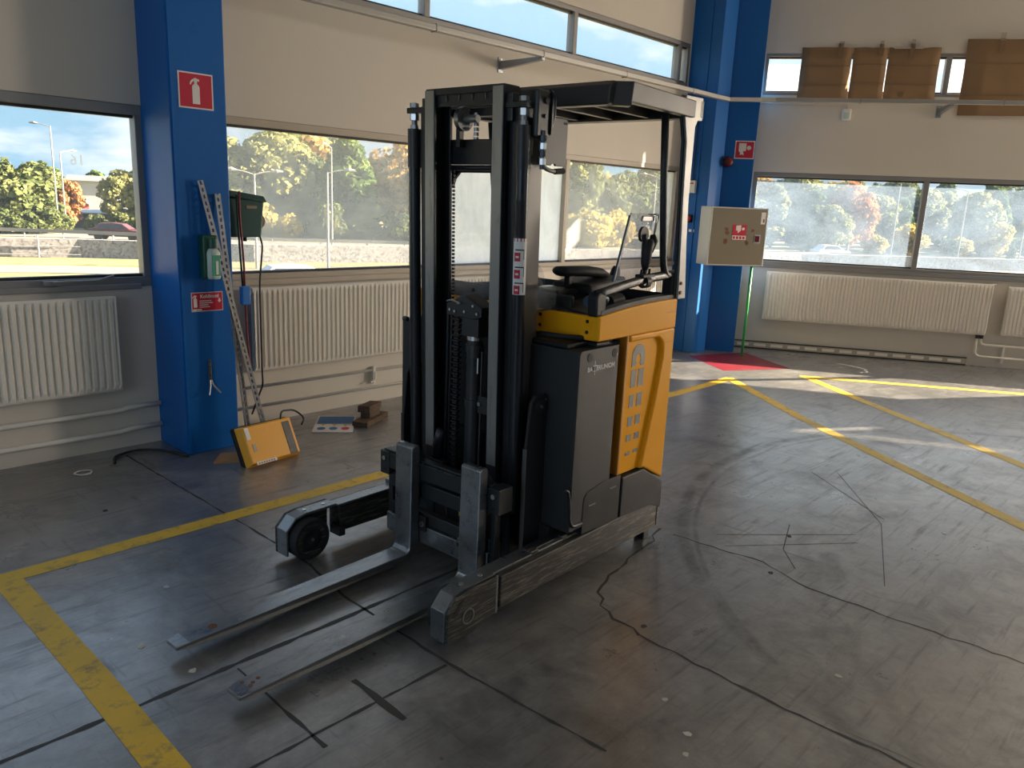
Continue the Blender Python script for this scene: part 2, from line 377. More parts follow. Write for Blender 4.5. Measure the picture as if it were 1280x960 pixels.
class MB:
    def __init__(s, frame=HALL, base=(0, 0, 0)):
        s.bm = bmesh.new(); s.f = frame; s.b = Vector(base)

    def _v(s, p): return s.bm.verts.new(Vector(p) - s.b)

    def box(s, x0, x1, y0, y1, z0, z1):
        return s.hexa([(x0, y0, z0), (x1, y0, z0), (x1, y1, z0), (x0, y1, z0), (x0, y0, z1), (x1, y0, z1), (x1, y1, z1), (x0, y1, z1)])

    def hexa(s, P):
        v = [s._v(p) for p in P]
        for q in ((3, 2, 1, 0), (4, 5, 6, 7), (0, 1, 5, 4), (1, 2, 6, 5), (2, 3, 7, 6), (3, 0, 4, 7)):
            s.bm.faces.new([v[i] for i in q])
        return s

    def prism(s, poly, axis, a0, a1):
        def pt(p, a):
            return {'x': (a, p[0], p[1]), 'y': (p[0], a, p[1]), 'z': (p[0], p[1], a)}[axis]
        A = [s._v(pt(p, a0)) for p in poly]; B = [s._v(pt(p, a1)) for p in poly]
        s.bm.faces.new(A[::-1]); s.bm.faces.new(B)
        for i in range(len(poly)):
            j = (i + 1) % len(poly)
            s.bm.faces.new((A[i], A[j], B[j], B[i]))
        return s

    def loft(s, rings, closed=True, cap=True):
        R = [[s._v(p) for p in r] for r in rings]
        n = len(R[0])
        for a, b in zip(R[:-1], R[1:]):
            for i in range(n if closed else n - 1):
                j = (i + 1) % n
                s.bm.faces.new((a[i], a[j], b[j], b[i]))
        if cap and closed:
            s.bm.faces.new(R[0][::-1]); s.bm.faces.new(R[-1])
        return s

    def tube(s, pts, r, n=10, ry=None, cap=True):
        pts = [Vector(p) for p in pts]
        rings = []
        up = None
        for i, p in enumerate(pts):
            d = (pts[min(i + 1, len(pts) - 1)] - pts[max(i - 1, 0)]).normalized()
            if up is None:
                up = Vector((0, 0, 1)) if abs(d.z) < .9 else Vector((0, 1, 0))
            side = d.cross(up).normalized(); up = side.cross(d).normalized()
            rr = r[i] if isinstance(r, (list, tuple)) else r
            r2 = ry if ry is not None else rr
            rings.append([p + side * (math.cos(2 * PI * k / n) * rr) + up * (math.sin(2 * PI * k / n) * r2) for k in range(n)])
        return s.loft(rings, cap=cap)

    def cyl(s, p0, p1, r, n=20, r1=None):
        return s.tube([p0, p1], [r, r if r1 is None else r1], n)

    def disc_ring(s, c, axis, r0, r1, a0, a1, n=28):
        """a ring (washer) about an axis through c"""
        ax = Vector(axis).normalized(); u = ax.orthogonal().normalized(); v = ax.cross(u)
        c = Vector(c)
        rings = []
        for k in range(n):
            d = u * math.cos(2 * PI * k / n) + v * math.sin(2 * PI * k / n)
            rings.append([c + ax * a0 + d * r0, c + ax * a0 + d * r1, c + ax * a1 + d * r1, c + ax * a1 + d * r0])
        R = [[s._v(p) for p in r] for r in rings]
        for k in range(n):
            a, b = R[k], R[(k + 1) % n]
            for i in range(4):
                j = (i + 1) % 4
                s.bm.faces.new((a[i], a[j], b[j], b[i]))
        return s

    def quad(s, P):
        s.bm.faces.new([s._v(p) for p in P]); return s

    def grid(s, rows):
        R = [[s._v(p) for p in r] for r in rows]
        for a, b in zip(R[:-1], R[1:]):
            for i in range(len(a) - 1):
                s.bm.faces.new((a[i], a[i + 1], b[i + 1], b[i]))
        return s

    def lean(s, f):
        for v in s.bm.verts:
            v.co = Vector(f(v.co + s.b)) - s.b
        return s

    def build(s, name, m, parent=None, bevel=0.0, smooth=False, seg=2):
        bmesh.ops.recalc_face_normals(s.bm, faces=s.bm.faces)
        me = bpy.data.meshes.new(name); s.bm.to_mesh(me); s.bm.free()
        me.materials.append(MATS[m] if isinstance(m, str) else m)
        o = bpy.data.objects.new(name, me); COL.objects.link(o)
        if parent: o.parent = parent
        else:
            o.location = s.f.w(s.b.x, s.b.y, s.b.z); o.rotation_euler = (0, 0, s.f.a)
        if smooth:
            for p in me.polygons: p.use_smooth = True
        if bevel:
            md = o.modifiers.new('bevel', 'BEVEL'); md.width = bevel; md.segments = seg; md.limit_method = 'ANGLE'; md.angle_limit = math.radians(35)
            md.harden_normals = False
        return o


def smooth_by_angle(o, deg=40):
    me = o.data
    for p in me.polygons: p.use_smooth = True
    bm = bmesh.new(); bm.from_mesh(me)
    for e_ in bm.edges:
        if len(e_.link_faces) == 2 and e_.calc_face_angle(0) > math.radians(deg): e_.smooth = False
    bm.to_mesh(me); bm.free()
    return o


def tag(o, label=None, cat=None, group=None, kind=None):
    if label: o['label'] = label
    if cat: o['category'] = cat
    if group: o['group'] = group
    if kind: o['kind'] = kind
    return o


def thing(name, label, cat, frame=HALL, base=(0, 0, 0), group=None, kind=None):
    o = bpy.data.objects.new(name, None); COL.objects.link(o); o.empty_display_size = .1
    o.location = frame.w(*base); o.rotation_euler = (0, 0, frame.a)
    return tag(o, label, cat, group, kind)


def text(name, body, size, loc, parent, m, frame=HALL, base=(0, 0, 0), rotz=0.0, ext=.0006, mirror=False, bold=0.0, roll=0.0):
    """raised flat lettering on an upright face that looks along -y of its frame"""
    c = bpy.data.curves.new(name, 'FONT'); c.body = body; c.size = size; c.extrude = ext; c.align_x = 'CENTER'; c.align_y = 'CENTER'
    c.offset = bold; c.resolution_u = 3
    t = bpy.data.objects.new(name, c); COL.objects.link(t)
    bpy.context.view_layer.update()
    me = bpy.data.meshes.new_from_object(t)
    bpy.data.objects.remove(t)
    o = bpy.data.objects.new(name, me); COL.objects.link(o)
    me.materials.clear(); me.materials.append(MATS[m])
    o.parent = parent
    o.location = Vector(loc) - Vector(base)
    o.rotation_euler = (PI / 2, roll, rotz)
    if mirror: o.scale = (-1, 1, 1)
    return o


def arc_pts(cx, cy, r, a0, a1, n):
    return [(cx + r * math.cos(a0 + (a1 - a0) * k / n), cy + r * math.sin(a0 + (a1 - a0) * k / n)) for k in range(n + 1)]


# ------------------------------------------------------------------ the hall
CEIL = 4.7
XL, YB = -5.0, -9.0
XR = RIGHT_END.x
room = [(XL, YB), (XR, YB), (XR, RIGHT_END.y), CORNER, (XL, 5.10)]
floor = MB().prism([(x, y) for x, y in room], 'z', -.12, 0).build('floor', 'concrete'); tag(floor, kind='structure')
tag(MB().prism([(p[0] * 1.0, p[1]) for p in room], 'z', CEIL, CEIL + .15).build('ceiling', 'ceiling_paint'), kind='structure')

SILL, HEAD, CLO, CHI = 1.03, 2.12, 2.985, 3.44
wa = MB()
wa.box(XL, 8.66, 5.10, 5.28, -.12, SILL)
wa.box(XL, 8.66, 5.10, 5.28, HEAD, CLO); wa.box(XL, 8.66, 5.10, 5.28, CHI, CEIL)
wa.box(XL, 2.10, 5.10, 5.28, CLO, CHI)
wa.box(2.02, 2.32, 5.10, 5.28, SILL, HEAD); wa.box(8.03, 8.66, 5.10, 5.28, SILL, HEAD); wa.box(8.03, 8.66, 5.10, 5.28, CLO, CHI)
wa.box(XL, -3.0, 5.10, 5.28, SILL, HEAD)
tag(wa.build('wall_left', 'wall_paint'), kind='structure')
wb = MB(RIGHT)
wb.box(-.1, 13.0, 0, .18, -.12, SILL); wb.box(-.1, 13.0, 0, .18, HEAD, CLO); wb.box(-.1, 13.0, 0, .18, CHI, CEIL)
wb.box(-.1, .50, 0, .18, SILL, HEAD); wb.box(6.5, 7.9, 0, .18, SILL, HEAD)
wb.box(-.1, .50, 0, .18, CLO, CHI); wb.box(6.5, 7.9, 0, .18, CLO, CHI)
tag(wb.build('wall_right', 'wall_paint'), kind='structure')
tag(MB().box(XL, XR, YB - .18, YB, -.12, CEIL).build('wall_rear', 'wall_paint'), kind='structure')
tag(MB().box(XL - .18, XL, YB, 5.28, -.12, CEIL).build('wall_far_left', 'wall_paint'), kind='structure')
tag(MB().box(XR, XR + .18, YB, RIGHT_END.y + .1, -.12, CEIL).build('wall_far_right', 'wall_paint'), kind='structure')


# windows -----------------------------------------------------------
def window(name, label, frame, x0, x1, z0, z1, mulls, mf, panes, y=0.0, bw=.055, extra=None, sillw=0.0):
    base = ((x0 + x1) / 2, y, z0)
    r = thing(name, label, None, frame, base, kind='structure')
    m = MB(frame, base)
    m.box(x0, x1, y + .005, y + .09, z0, z0 + bw); m.box(x0, x1, y + .005, y + .09, z1 - bw, z1)
    m.box(x0, x0 + bw, y + .005, y + .09, z0 + bw, z1 - bw); m.box(x1 - bw, x1, y + .005, y + .09, z0 + bw, z1 - bw)
    m.build('window_frame', mf, r, bevel=.004)
    # an inner step of the profile, set back
    m = MB(frame, base)
    i0 = bw; i1 = bw + .016
    m.box(x0 + i0, x1 - i0, y + .03, y + .075, z0 + i0, z0 + i1); m.box(x0 + i0, x1 - i0, y + .03, y + .075, z1 - i1, z1 - i0)
    m.build('gasket', 'gasket', r)
    for q in mulls:
        MB(frame, base).box(q - .028, q + .028, y + .0, y + .085, z0 + bw, z1 - bw).build('mullion', mf, r, bevel=.004)
    if sillw:
        MB(frame, base).box(x0, x1, y - sillw, y + .01, z0 - .03, z0 + .012).build('window_sill', mf, r, bevel=.005)
    ed = [x0 + bw] + [q for q in mulls] + [x1 - bw]
    for k in range(len(ed) - 1):
        a = ed[k] + (.026 if k else 0); b = ed[k + 1] - (.026 if k + 2 < len(ed) else 0)
        MB(frame, base).box(a, b, y + .048, y + .053, z0 + bw, z1 - bw).build('pane', panes[k % len(panes)], r)
    return r, base


w1, w1b = window('window_1', 'window with grey aluminium frame left of the near blue column', HALL, -3.0, 2.02, SILL, HEAD, [-1.4, .1], 'frame_grey', ['glass_clear'], 5.10, bw=.06)
w2, w2b = window('window_2', 'wide window band behind the truck with frames coloured as warmly lit', HALL, 2.32, 8.03, SILL, HEAD, [4.17, 6.035], 'frame_beige', ['glass_mid', 'glass_frosted', 'glass_mid'], 5.10, bw=.05, sillw=.03)  # beige puts the warm light into the frame colour
w3, w3b = window('window_3', 'high clerestory window strip above the truck', HALL, 2.10, 8.03, CLO, CHI, [4.23, 6.03, 7.83], 'frame_grey', ['glass_high'], 5.10, bw=.042)
w4, w4b = window('window_4', 'wide hazy window band in the wall with the red hydrant cabinet', RIGHT, .50, 6.5, SILL, HEAD, [2.41, 4.4], 'frame_grey', ['glass_right'], 0.0, bw=.05, sillw=.02)
w5, w5b = window('window_5', 'clerestory strip half covered by brown cardboard', RIGHT, .50, 6.5, CLO, CHI, [2.44, 4.4], 'frame_grey', ['glass_high'], 0.0, bw=.035)
w6, w6b = window('window_6', 'clerestory strip further along the right wall', RIGHT, 7.9, 13.0, CLO, CHI, [9.6, 11.3], 'frame_grey', ['glass_high'], 0.0, bw=.03)
w7, w7b = window('window_7', 'unseen window band added further along the right wall for sun bounce', RIGHT, 7.9, 13.0, SILL, HEAD, [9.6, 11.3], 'frame_grey', ['glass_right'], 0.0, bw=.05, sillw=.02)  # added out of view so its sun patch bounces warm light inside
# handle rail and latch below the left window, the mirrored house number on its glass
MB(HALL, w1b).box(-2.9, 1.93, 5.075, 5.10, SILL - .012, SILL + .02).build('lower_rail', 'frame_grey', w1, bevel=.004)
MB(HALL, w1b).box(1.38, 1.46, 5.06, 5.10, SILL + .035, SILL + .055).tube([(1.42, 5.055, SILL + .047), (1.50, 5.05, SILL + .05), (1.66, 5.05, SILL + .05), (1.76, 5.055, SILL + .075)], .009, 8).build('latch_handle', 'frame_grey', w1)
text('lettering', '16', .085, (1.635, 5.144, 1.775), w1, 'window_film', HALL, w1b, mirror=True)

# blue columns of the frame ------------------------------------------
c1 = thing('column', 'blue box column by the two perforated steel angles', None, HALL, (2.17, 4.9, 0), kind='structure')
c1b = (2.17, 4.9, 0)
MB(HALL, c1b).box(2.0, 2.343, 4.69, 5.12, 0, CEIL).build('column_shaft', 'blue_paint', c1, bevel=.008)
MB(HALL, c1b).box(2.01, 2.03, 4.684, 4.692, 0, CEIL).build('weld_strip', 'blue_paint', c1)
fB = lambda b, d: tuple(RIGHT.w(b, -d))[:2]
c2b = (8.4, 4.75, 0)
c2 = thing('column', 'blue corner column behind the hydrant cabinet', None, HALL, c2b, kind='structure')
MB(HALL, c2b).prism([(8.045, 5.12), (8.045, 4.72), (8.32, 4.72), (8.32, 5.12)], 'z', 0, CEIL).build('column_shaft', 'blue_paint', c2, bevel=.006)
MB(HALL, c2b).prism([(8.32, 4.76), fB(.075, .44), fB(.465, .44), fB(.465, -.01), (8.70, 5.12), (8.32, 5.12)], 'z', 0, CEIL).build('column_shaft', 'blue_paint', c2, bevel=.006)
MB(HALL, c2b).box(8.035, 8.05, 4.86, 4.88, 0, CEIL).build('weld_strip', 'blue_paint', c2)

# skirting duct along the right wall
sk = thing('baseboard_right', 'low white skirting duct along the foot of the right wall', None, RIGHT, (1.8, 0, 0), kind='structure')
skb = (1.8, 0, 0)
MB(RIGHT, skb).box(.47, 3.12, -.045, 0, .015, .085).build('skirting_duct', 'frame_beige', sk)
for k in range(13):
    MB(RIGHT, skb).box(.52 + k * .2, .66 + k * .2, -.05, -.044, .032, .066).build('slot_cover', 'radiator_paint', sk)
MB(RIGHT, skb).box(.47, 3.12, -.048, 0, .084, .092).build('duct_lid', 'gasket', sk)
MB(RIGHT, skb).box(.47, 3.12, -.042, 0, .0, .016).build('duct_shadow', 'gasket', sk)  # dark strip painting the shadow line under the duct


# ------------------------------------------------------------------ floor paint, joints, cracks (all parts of the floor)
def strip(name, pts, w, m, z=.0012, th=.0012, jag=0.0, seedv=1):
    rr = random.Random(seedv)
    pts = [Vector((p[0], p[1], 0)) for p in pts]
    if jag:
        q = []
        for a, b in zip(pts[:-1], pts[1:]):
            n_ = max(2, int((b - a).length / .05))
            for k in range(n_): q.append(a.lerp(b, k / n_))
        q.append(pts[-1]); pts = q
    L, R = [], []
    for i, p in enumerate(pts):
        d = (pts[min(i + 1, len(pts) - 1)] - pts[max(i - 1, 0)]).normalized(); s_ = Vector((-d.y, d.x, 0))
        j = rr.uniform(-jag, jag) if jag else 0
        ww = w * (1 + (rr.uniform(-.5, .5) if jag else 0))
        L.append(p + s_ * (ww / 2 + j)); R.append(p + s_ * (-ww / 2 + j))
    m_ = MB()
    rows = [[(a.x, a.y, z), (b.x, b.y, z)] for a, b in zip(L, R)]
    m_.grid(rows)
    bmesh.ops.recalc_face_normals(m_.bm, faces=m_.bm.faces)
    for f_ in m_.bm.faces:
        if f_.normal.z < 0: f_.normal_flip()
    me = bpy.data.meshes.new(name); m_.bm.to_mesh(me); m_.bm.free(); me.materials.append(MATS[m])
    o = bpy.data.objects.new(name, me); COL.objects.link(o); o.parent = floor
    return o


def poly_patch(name, pts, m, z=.001):
    m_ = MB(); m_.quad([(p[0], p[1], z) for p in pts])
    for f_ in m_.bm.faces:
        f_.normal_update()
        if f_.normal.z < 0: f_.normal_flip()
    me = bpy.data.meshes.new(name); m_.bm.to_mesh(me); m_.bm.free(); me.materials.append(MATS[m])
    o = bpy.data.objects.new(name, me); COL.objects.link(o); o.parent = floor
    return o


strip('joint', [(.30, 2.38), (.8, 2.38), (1.7, 2.40), (2.3, 2.42)], .018, 'joint_dark', .0008, jag=.002, seedv=2)
strip('joint', [(.9, 1.87), (1.7, 1.88)], .012, 'joint_dark', .0008, jag=.002, seedv=3)
strip('joint', [(1.14, 2.36), (1.14, 1.80)], .012, 'joint_dark', .0008, jag=.002, seedv=4)
strip('joint', [(1.71, 4.92), (1.76, 3.2), (1.76, 2.9)], .010, 'joint_dark', .0008, jag=.002, seedv=5)
strip('joint', [(1.76, 2.9), (1.71, 2.55), (1.71, 1.88), (1.76, 1.2)], .012, 'joint_dark', .0008, jag=.003, seedv=6)
strip('joint', [(1.40, 2.03), (1.40, 1.74)], .032, 'joint_dark', .0009, jag=.003, seedv=7)
strip('crack', [(3.36, 2.05), (3.03, 1.965), (2.72, 1.90), (2.55, 1.85), (2.44, 1.72), (2.40, 1.52)], .011, 'joint_dark', .0008, jag=.017, seedv=8)
strip('crack', [(2.40, 1.52), (2.39, 1.16), (2.386, .86), (2.40, .66), (2.41, .35)], .010, 'joint_dark', .0009, jag=.007, seedv=9)
strip('crack_edge', [(2.58, 1.80), (2.47, 1.62), (2.43, 1.3), (2.425, .86), (2.44, .4)], .006, 'crack_pale', .0008, jag=.003, seedv=10)
strip('crack', [(3.34, 1.97), (3.40, 1.5), (3.31, 1.23), (3.32, .86), (3.36, .35)], .008, 'joint_dark', .0008, jag=.008, seedv=11)
strip('scratch', [(4.92, 1.92), (4.44, 1.29)], .005, 'joint_dark', .0008)
strip('scratch', [(5.05, 1.8), (4.36, 1.28), (3.6, 1.0)], .004, 'joint_dark', .0008)
strip('scratch', [(3.52, 1.82), (4.1, 1.32)], .004, 'joint_dark', .0008)
strip('scratch', [(3.42, 1.72), (4.0, 1.27)], .004, 'joint_dark', .0008)
strip('scratch', [(3.95, 1.62), (3.62, 1.50), (3.45, 1.36)], .005, 'joint_dark', .0008)
strip('chalk_mark', [(8.95, 3.35), (8.9, 3.05), (8.72, 2.95), (8.62, 2.98)], .03, 'chalk', .0012, jag=.02, seedv=14)
strip('floor_marking', [(.62, 3.61), (3.2, 3.655), (5.9, 3.70), (7.13, 3.72)], .105, 'line_yellow')
strip('floor_marking', [(.735, 3.58), (.755, 2.7), (.757, 1.0)], .105, 'line_yellow', .0014)
strip('floor_marking', [(7.13, 3.75), (6.2, 2.55)], .10, 'line_yellow', .0016)
strip('floor_marking', [(6.2, 2.55), (4.9, .62), (4.4, -.12)], .10, 'line_faded', .0016)
strip('floor_marking', [(7.90, 3.30), (7.32, 2.5)], .10, 'line_yellow', .0016)
strip('floor_marking', [(7.32, 2.5), (6.2, .88), (5.4, -.28)], .10, 'line_faded', .0016)
strip('floor_marking', [(7.86, 3.32), (9.02, 1.50), (9.6, .58)], .09, 'line_yellow', .0014)
poly_patch('painted_square', [(7.84, 4.65), (7.41, 3.95), (8.16, 3.56), (8.62, 4.36)], 'floor_red')
for k, (x_, y_, s_) in enumerate([(2.47, 1.55, .012), (2.02, 1.07, .013), (2.72, .86, .012), (3.32, 1.42, .014), (2.12, 1.22, .01), (1.93, 1.02, .011), (3.8, 1.55, .013), (1.2, 3.1, .013), (1.02, 2.45, .014), (1.30, 4.1, .013), (.95, 2.72, .014), (4.5, 1.0, .012)]):
    m_ = MB(); q = arc_pts(x_, y_, s_, 0, 2 * PI, 6)[:-1]
    q = [(a + random.uniform(-.004, .004), b + random.uniform(-.004, .004)) for a, b in q]
    m_.prism(q, 'z', .0002, .002)
    o = m_.build('paint_chip', 'chalk' if k % 3 else 'joint_dark', floor)


# ------------------------------------------------------------------ radiators and heating pipes
def radiator(label, frame, x0, x1, z0, z1, yb, group=None):
    """yb: wall face; the panel stands off it"""
    base = ((x0 + x1) / 2, yb, z0)
    r = thing('radiator', label, 'radiator', frame, base)
    pitch = .04; nr = int(round((x1 - x0 - .03) / pitch)); xs0 = (x0 + x1) / 2 - nr * pitch / 2
    prof = []
    yf = yb - .095
    for k in range(nr):
        a = xs0 + k * pitch
        prof += [(a + .004, yf + .012), (a + .011, yf), (a + .029, yf), (a + .036, yf + .012)]
    prof = [(x0, yf + .006), (x0 + .006, yf + .002)] + [p for p in prof] + [(x1 - .006, yf + .002), (x1, yf + .006)]
    rows = []
    for z, d in ((z0 - .0, .012), (z0 + .012, .004), (z0 + .04, 0), (z1 - .04, 0), (z1 - .012, .004), (z1, .012)):
        fl = z < z0 + .03 or z > z1 - .03
        rows.append([(x, (yf + .006 + d) if fl else y, z) for x, y in prof])
    m = MB(frame, base).grid(rows)
    bmesh.ops.recalc_face_normals(m.bm, faces=m.bm.faces)
    o = m.build('front_panel', 'radiator_paint', r)
    MB(frame, base).box(x0, x1, yf + .02, yf + .05, z0, z1).build('back_panel', 'radiator_paint', r, bevel=.004)
    MB(frame, base).box(x0 + .1, x0 + .14, yf + .05, yb, z0 + .1, z1 - .1).build('wall_bracket', 'radiator_paint', r)
    MB(frame, base).box(x1 - .14, x1 - .1, yf + .05, yb, z0 + .1, z1 - .1).build('wall_bracket', 'radiator_paint', r)
    return r, base


radiator('white ribbed radiator under the left window, left of the near blue column', HALL, -.4, 1.75, .395, .985, 5.10)
ra, rab = radiator('white ribbed radiator between the near blue column and the truck mast', HALL, 2.645, 5.25, .40, .99, 5.10)
MB(HALL, rab).cyl((2.61, 5.04, .955), (2.66, 5.04, .955), .02, 12).build('valve', 'radiator_paint', ra)
radiator('white ribbed radiator below the window, seen through the truck cab', HALL, 6.1, 7.9, .40, .99, 5.10)
rb, rbb = radiator('long white ribbed radiator below the hazy right window band', RIGHT, .775, 3.255, .375, .96, 0)
MB(RIGHT, rbb).cyl((3.25, -.05, .955), (3.285, -.05, .955), .012, 10).build('valve', 'radiator_paint', rb)
radiator('second white radiator on the right wall, cut by the picture edge', RIGHT, 3.42, 5.6, .385, .945, 0)


def pipe(name, label, frame, pts, r, m='radiator_paint', cat='pipe', group=None, n=10):
    base = pts[0]
    o = MB(frame, base).tube(pts, r, n).build(name, m, None, smooth=True)
    return tag(o, label, cat, group)


def bend(pts, rad=.05, n=5):
    """round off the corners of a path"""
    P = [Vector(p) for p in pts]; out = [P[0]]
    for a, b, c in zip(P[:-2], P[1:-1], P[2:]):
        r_ = min(rad, (a - b).length * .45, (c - b).length * .45)
        p0 = b + (a - b).normalized() * r_; p1 = b + (c - b).normalized() * r_
        for k in range(n + 1):
            t = k / n
            out.append(p0.lerp(b, t).lerp(b.lerp(p1, t), t))
    out.append(P[-1])
    return [tuple(p) for p in out]


pipe('heating_pipe', 'upper painted heating pipe below the left radiator', HALL, bend([(-3.5, 5.07, .27), (1.75, 5.07, .255), (1.80, 5.07, .265), (1.998, 5.07, .265)], .04), .016)
pipe('heating_pipe', 'lower painted heating pipe below the left radiator, near the floor', HALL, bend([(-3.5, 5.07, .135), (1.75, 5.07, .115), (1.80, 5.07, .125), (1.998, 5.07, .125)], .04), .016)
hp, _ = pipe('heating_pipe', 'upper thin heating pipe on the wall behind the wooden blocks', HALL, [(2.60, 5.08, .275), (5.3, 5.08, .262), (8.0, 5.08, .25)], .011), 0
pipe('heating_pipe', 'lower thin heating pipe on the wall behind the wooden blocks', HALL, [(2.35, 5.08, .13), (5.3, 5.08, .122), (8.0, 5.08, .11)], .011)
MB(HALL, (2.60, 5.08, .275)).box(3.70, 3.72, 5.065, 5.10, .16, .30).tube(bend([(3.705, 5.05, .26), (3.705, 5.05, .19), (3.66, 5.05, .18)], .02), .008, 8).build('pipe_clip', 'radiator_paint', hp)
pipe('heating_pipe', 'upper bent heating pipe right of the long right radiator', RIGHT, bend([(3.232, -.045, .38), (3.232, -.045, .26), (6.0, -.045, .24)], .05), .014)
p4 = pipe('heating_pipe', 'lower bent heating pipe right of the long right radiator', RIGHT, bend([(3.19, -.045, .38), (3.19, -.045, .12), (6.0, -.045, .10)], .07), .014)
MB(RIGHT, bend([(3.19, -.045, .38), (3.19, -.045, .12)])[0]).box(3.475, 3.50, -.05, 0, .06, .27).build('pipe_clip', 'radiator_paint', p4)
o = MB(RIGHT, (3.21, -.045, .36)).cyl((3.19, -.045, .33), (3.19, -.045, .40), .022, 10).cyl((3.232, -.045, .33), (3.232, -.045, .40), .022, 10).build('valve', 'gasket', p4)
o.location = Vector((3.21, -.045, .36)) - Vector((3.19, -.045, .38))

# ------------------------------------------------------------------ cable tray round the walls, its wall brackets
cp = [(2.4, 4.62, 2.832), (8.10, 4.62, 2.838), (8.44, 4.41, 2.862)]
pB = [RIGHT.w(.62, -.48, 2.872), RIGHT.w(7.0, -.48, 2.868)]
path = [Vector(p) for p in cp] + pB
tray = MB(HALL, (2.4, 4.62, 2.832))
rings = []
for i, p in enumerate(path):
    d = (path[min(i + 1, len(path) - 1)] - path[max(i - 1, 0)]); d.z = 0; d.normalize()
    s_ = Vector((-d.y, d.x, 0))
    rings.append([p + s_ * .03 + Vector((0, 0, -.022)), p + s_ * .03 + Vector((0, 0, .022)), p - s_ * .03 + Vector((0, 0, .022)), p - s_ * .03 + Vector((0, 0, -.022))])
tray.loft(rings)
ctray = tag(tray.build('cable_tray', 'tray_grey', None, bevel=.006), 'long grey cable tray running round the hall above the truck and across the corner column', 'cable tray')
for q in (3.9, 5.05, 6.2, 7.35):
    MB(HALL, (2.4, 4.62, 2.832)).box(q - .006, q + .006, 4.587, 4.653, 2.807, 2.861).build('joint_cover', 'frame_grey', ctray)
for q in (1.5, 2.9):
    a = RIGHT.w(q, -.48, 2.87)
    o = MB(RIGHT, (q, -.48, 2.87)).box(q - .007, q + .007, -.512, -.448, 2.845, 2.897).build('joint_cover', 'frame_grey', ctray)
    o.location = a - Vector((2.4, 4.62, 2.832)); o.rotation_euler = (0, 0, RIGHT.a)


def bracket(label, frame, x, ywall, yend, z):
    base = (x, ywall, z)
    r = thing('tray_bracket', label, 'bracket', frame, base)
    MB(frame, base).box(x - .03, x + .03, ywall - .008, ywall, z - .075, z + .05).build('base_plate', 'galvanised', r, bevel=.002)
    m = MB(frame, base)
    m.hexa([(x - .02, ywall - .008, z - .05), (x + .02, ywall - .008, z - .05), (x + .02, yend, z - .012), (x - .02, yend, z - .012),
            (x - .02, ywall - .008, z + .018), (x + .02, ywall - .008, z + .018), (x + .02, yend, z + .018), (x - .02, yend, z + .018)])
    m.build('arm', 'galvanised', r, bevel=.003)
    MB(frame, base).cyl((x, ywall - .014, z + .035), (x, ywall - .006, z + .035), .008, 8).build('bolt', 'bolt_steel', r)
    return r


bracket('galvanised wall bracket carrying the cable tray below the clerestory', HALL, 5.05, 5.10, 4.60, 2.80)
bracket('galvanised wall bracket carrying the cable tray next to the big cardboard', RIGHT, 2.41, 0, -.50, 2.838)

# ------------------------------------------------------------------ things on the near column
def sign_plate(name, label, frame, x0, x1, y, z0, z1, m, border='sign_white', bw=.008):
    base = ((x0 + x1) / 2, y, z0)
    r = thing(name, label, 'sign', frame, base)
    MB(frame, base).box(x0, x1, y - .003, y, z0, z1).build('backing_plate', border, r)
    MB(frame, base).box(x0 + bw, x1 - bw, y - .0042, y - .002, z0 + bw, z1 - bw).build('coloured_field', m, r)
    return r, base


def extinguisher_icon(frame, base, r, cx, y, z0, h, m='sign_white'):
    w = h * .30
    body = [(cx - w / 2, z0), (cx + w / 2, z0), (cx + w / 2, z0 + h * .62)] + arc_pts(cx, z0 + h * .62, w / 2, 0, PI, 8)[1:-1] + [(cx - w / 2, z0 + h * .62)]
    MB(frame, base).prism(body, 'y', y - .0055, y - .003).build('extinguisher_pictogram', m, r)
    mm = MB(frame, base).prism([(cx - w * .18, z0 + h * .75), (cx + w * .18, z0 + h * .75), (cx + w * .2, z0 + h * .88), (cx + w * .48, z0 + h * .86), (cx + w * .48, z0 + h * .95), (cx + w * .1, z0 + h * .97), (cx, z0 + h), (cx - w * .25, z0 + h * .97), (cx - w * .22, z0 + h * .88)], 'y', y - .0055, y - .003)
    pts = [(cx - w * .15, z0 + h * .97), (cx - w * .45, z0 + h * .93), (cx - w * .72, z0 + h * .84), (cx - w * .82, z0 + h * .73), (cx - w * .68, z0 + h * .72), (cx - w * .5, z0 + h * .82), (cx - w * .2, z0 + h * .89)]
    mm.prism(pts, 'y', y - .0055, y - .003)
    mm.build('hose_pictogram', m, r)


yc = 4.69
sg, sgb = sign_plate('fire_sign', 'red square sign with a white fire extinguisher on the near blue column', HALL, 2.055, 2.262, yc, 2.098, 2.298, 'sign_red')
extinguisher_icon(HALL, sgb, sg, 2.158, yc, 2.125, .145)
kd, kdb = sign_plate('extinguisher_label', 'small red label reading Koldioxid on the near blue column', HALL, 2.068, 2.268, yc, .908, 1.026, 'sign_red', bw=.004)
extinguisher_icon(HALL, kdb, kd, 2.092, yc, .935, .075)
text('lettering', 'Koldioxid', .030, (2.182, yc - .0048, 1.000), kd, 'sign_white', HALL, kdb, bold=.0008)
for k, w_ in enumerate((.075, .085, .055, .065)):
    MB(HALL, kdb).box(2.118, 2.118 + w_, yc - .005, yc - .003, .970 - k * .0125, .9755 - k * .0125).build('small_print', 'sign_white', kd)
MB(HALL, kdb).box(2.075, 2.13, yc - .005, yc - .003, .914, .924).build('small_print', 'sign_white', kd)
MB(HALL, kdb).prism([(2.240, .985), (2.250, .985), (2.250, .972), (2.257, .972), (2.245, .958), (2.233, .972), (2.240, .972)], 'y', yc - .005, yc - .003).build('arrow_pictogram', 'sign_white', kd)

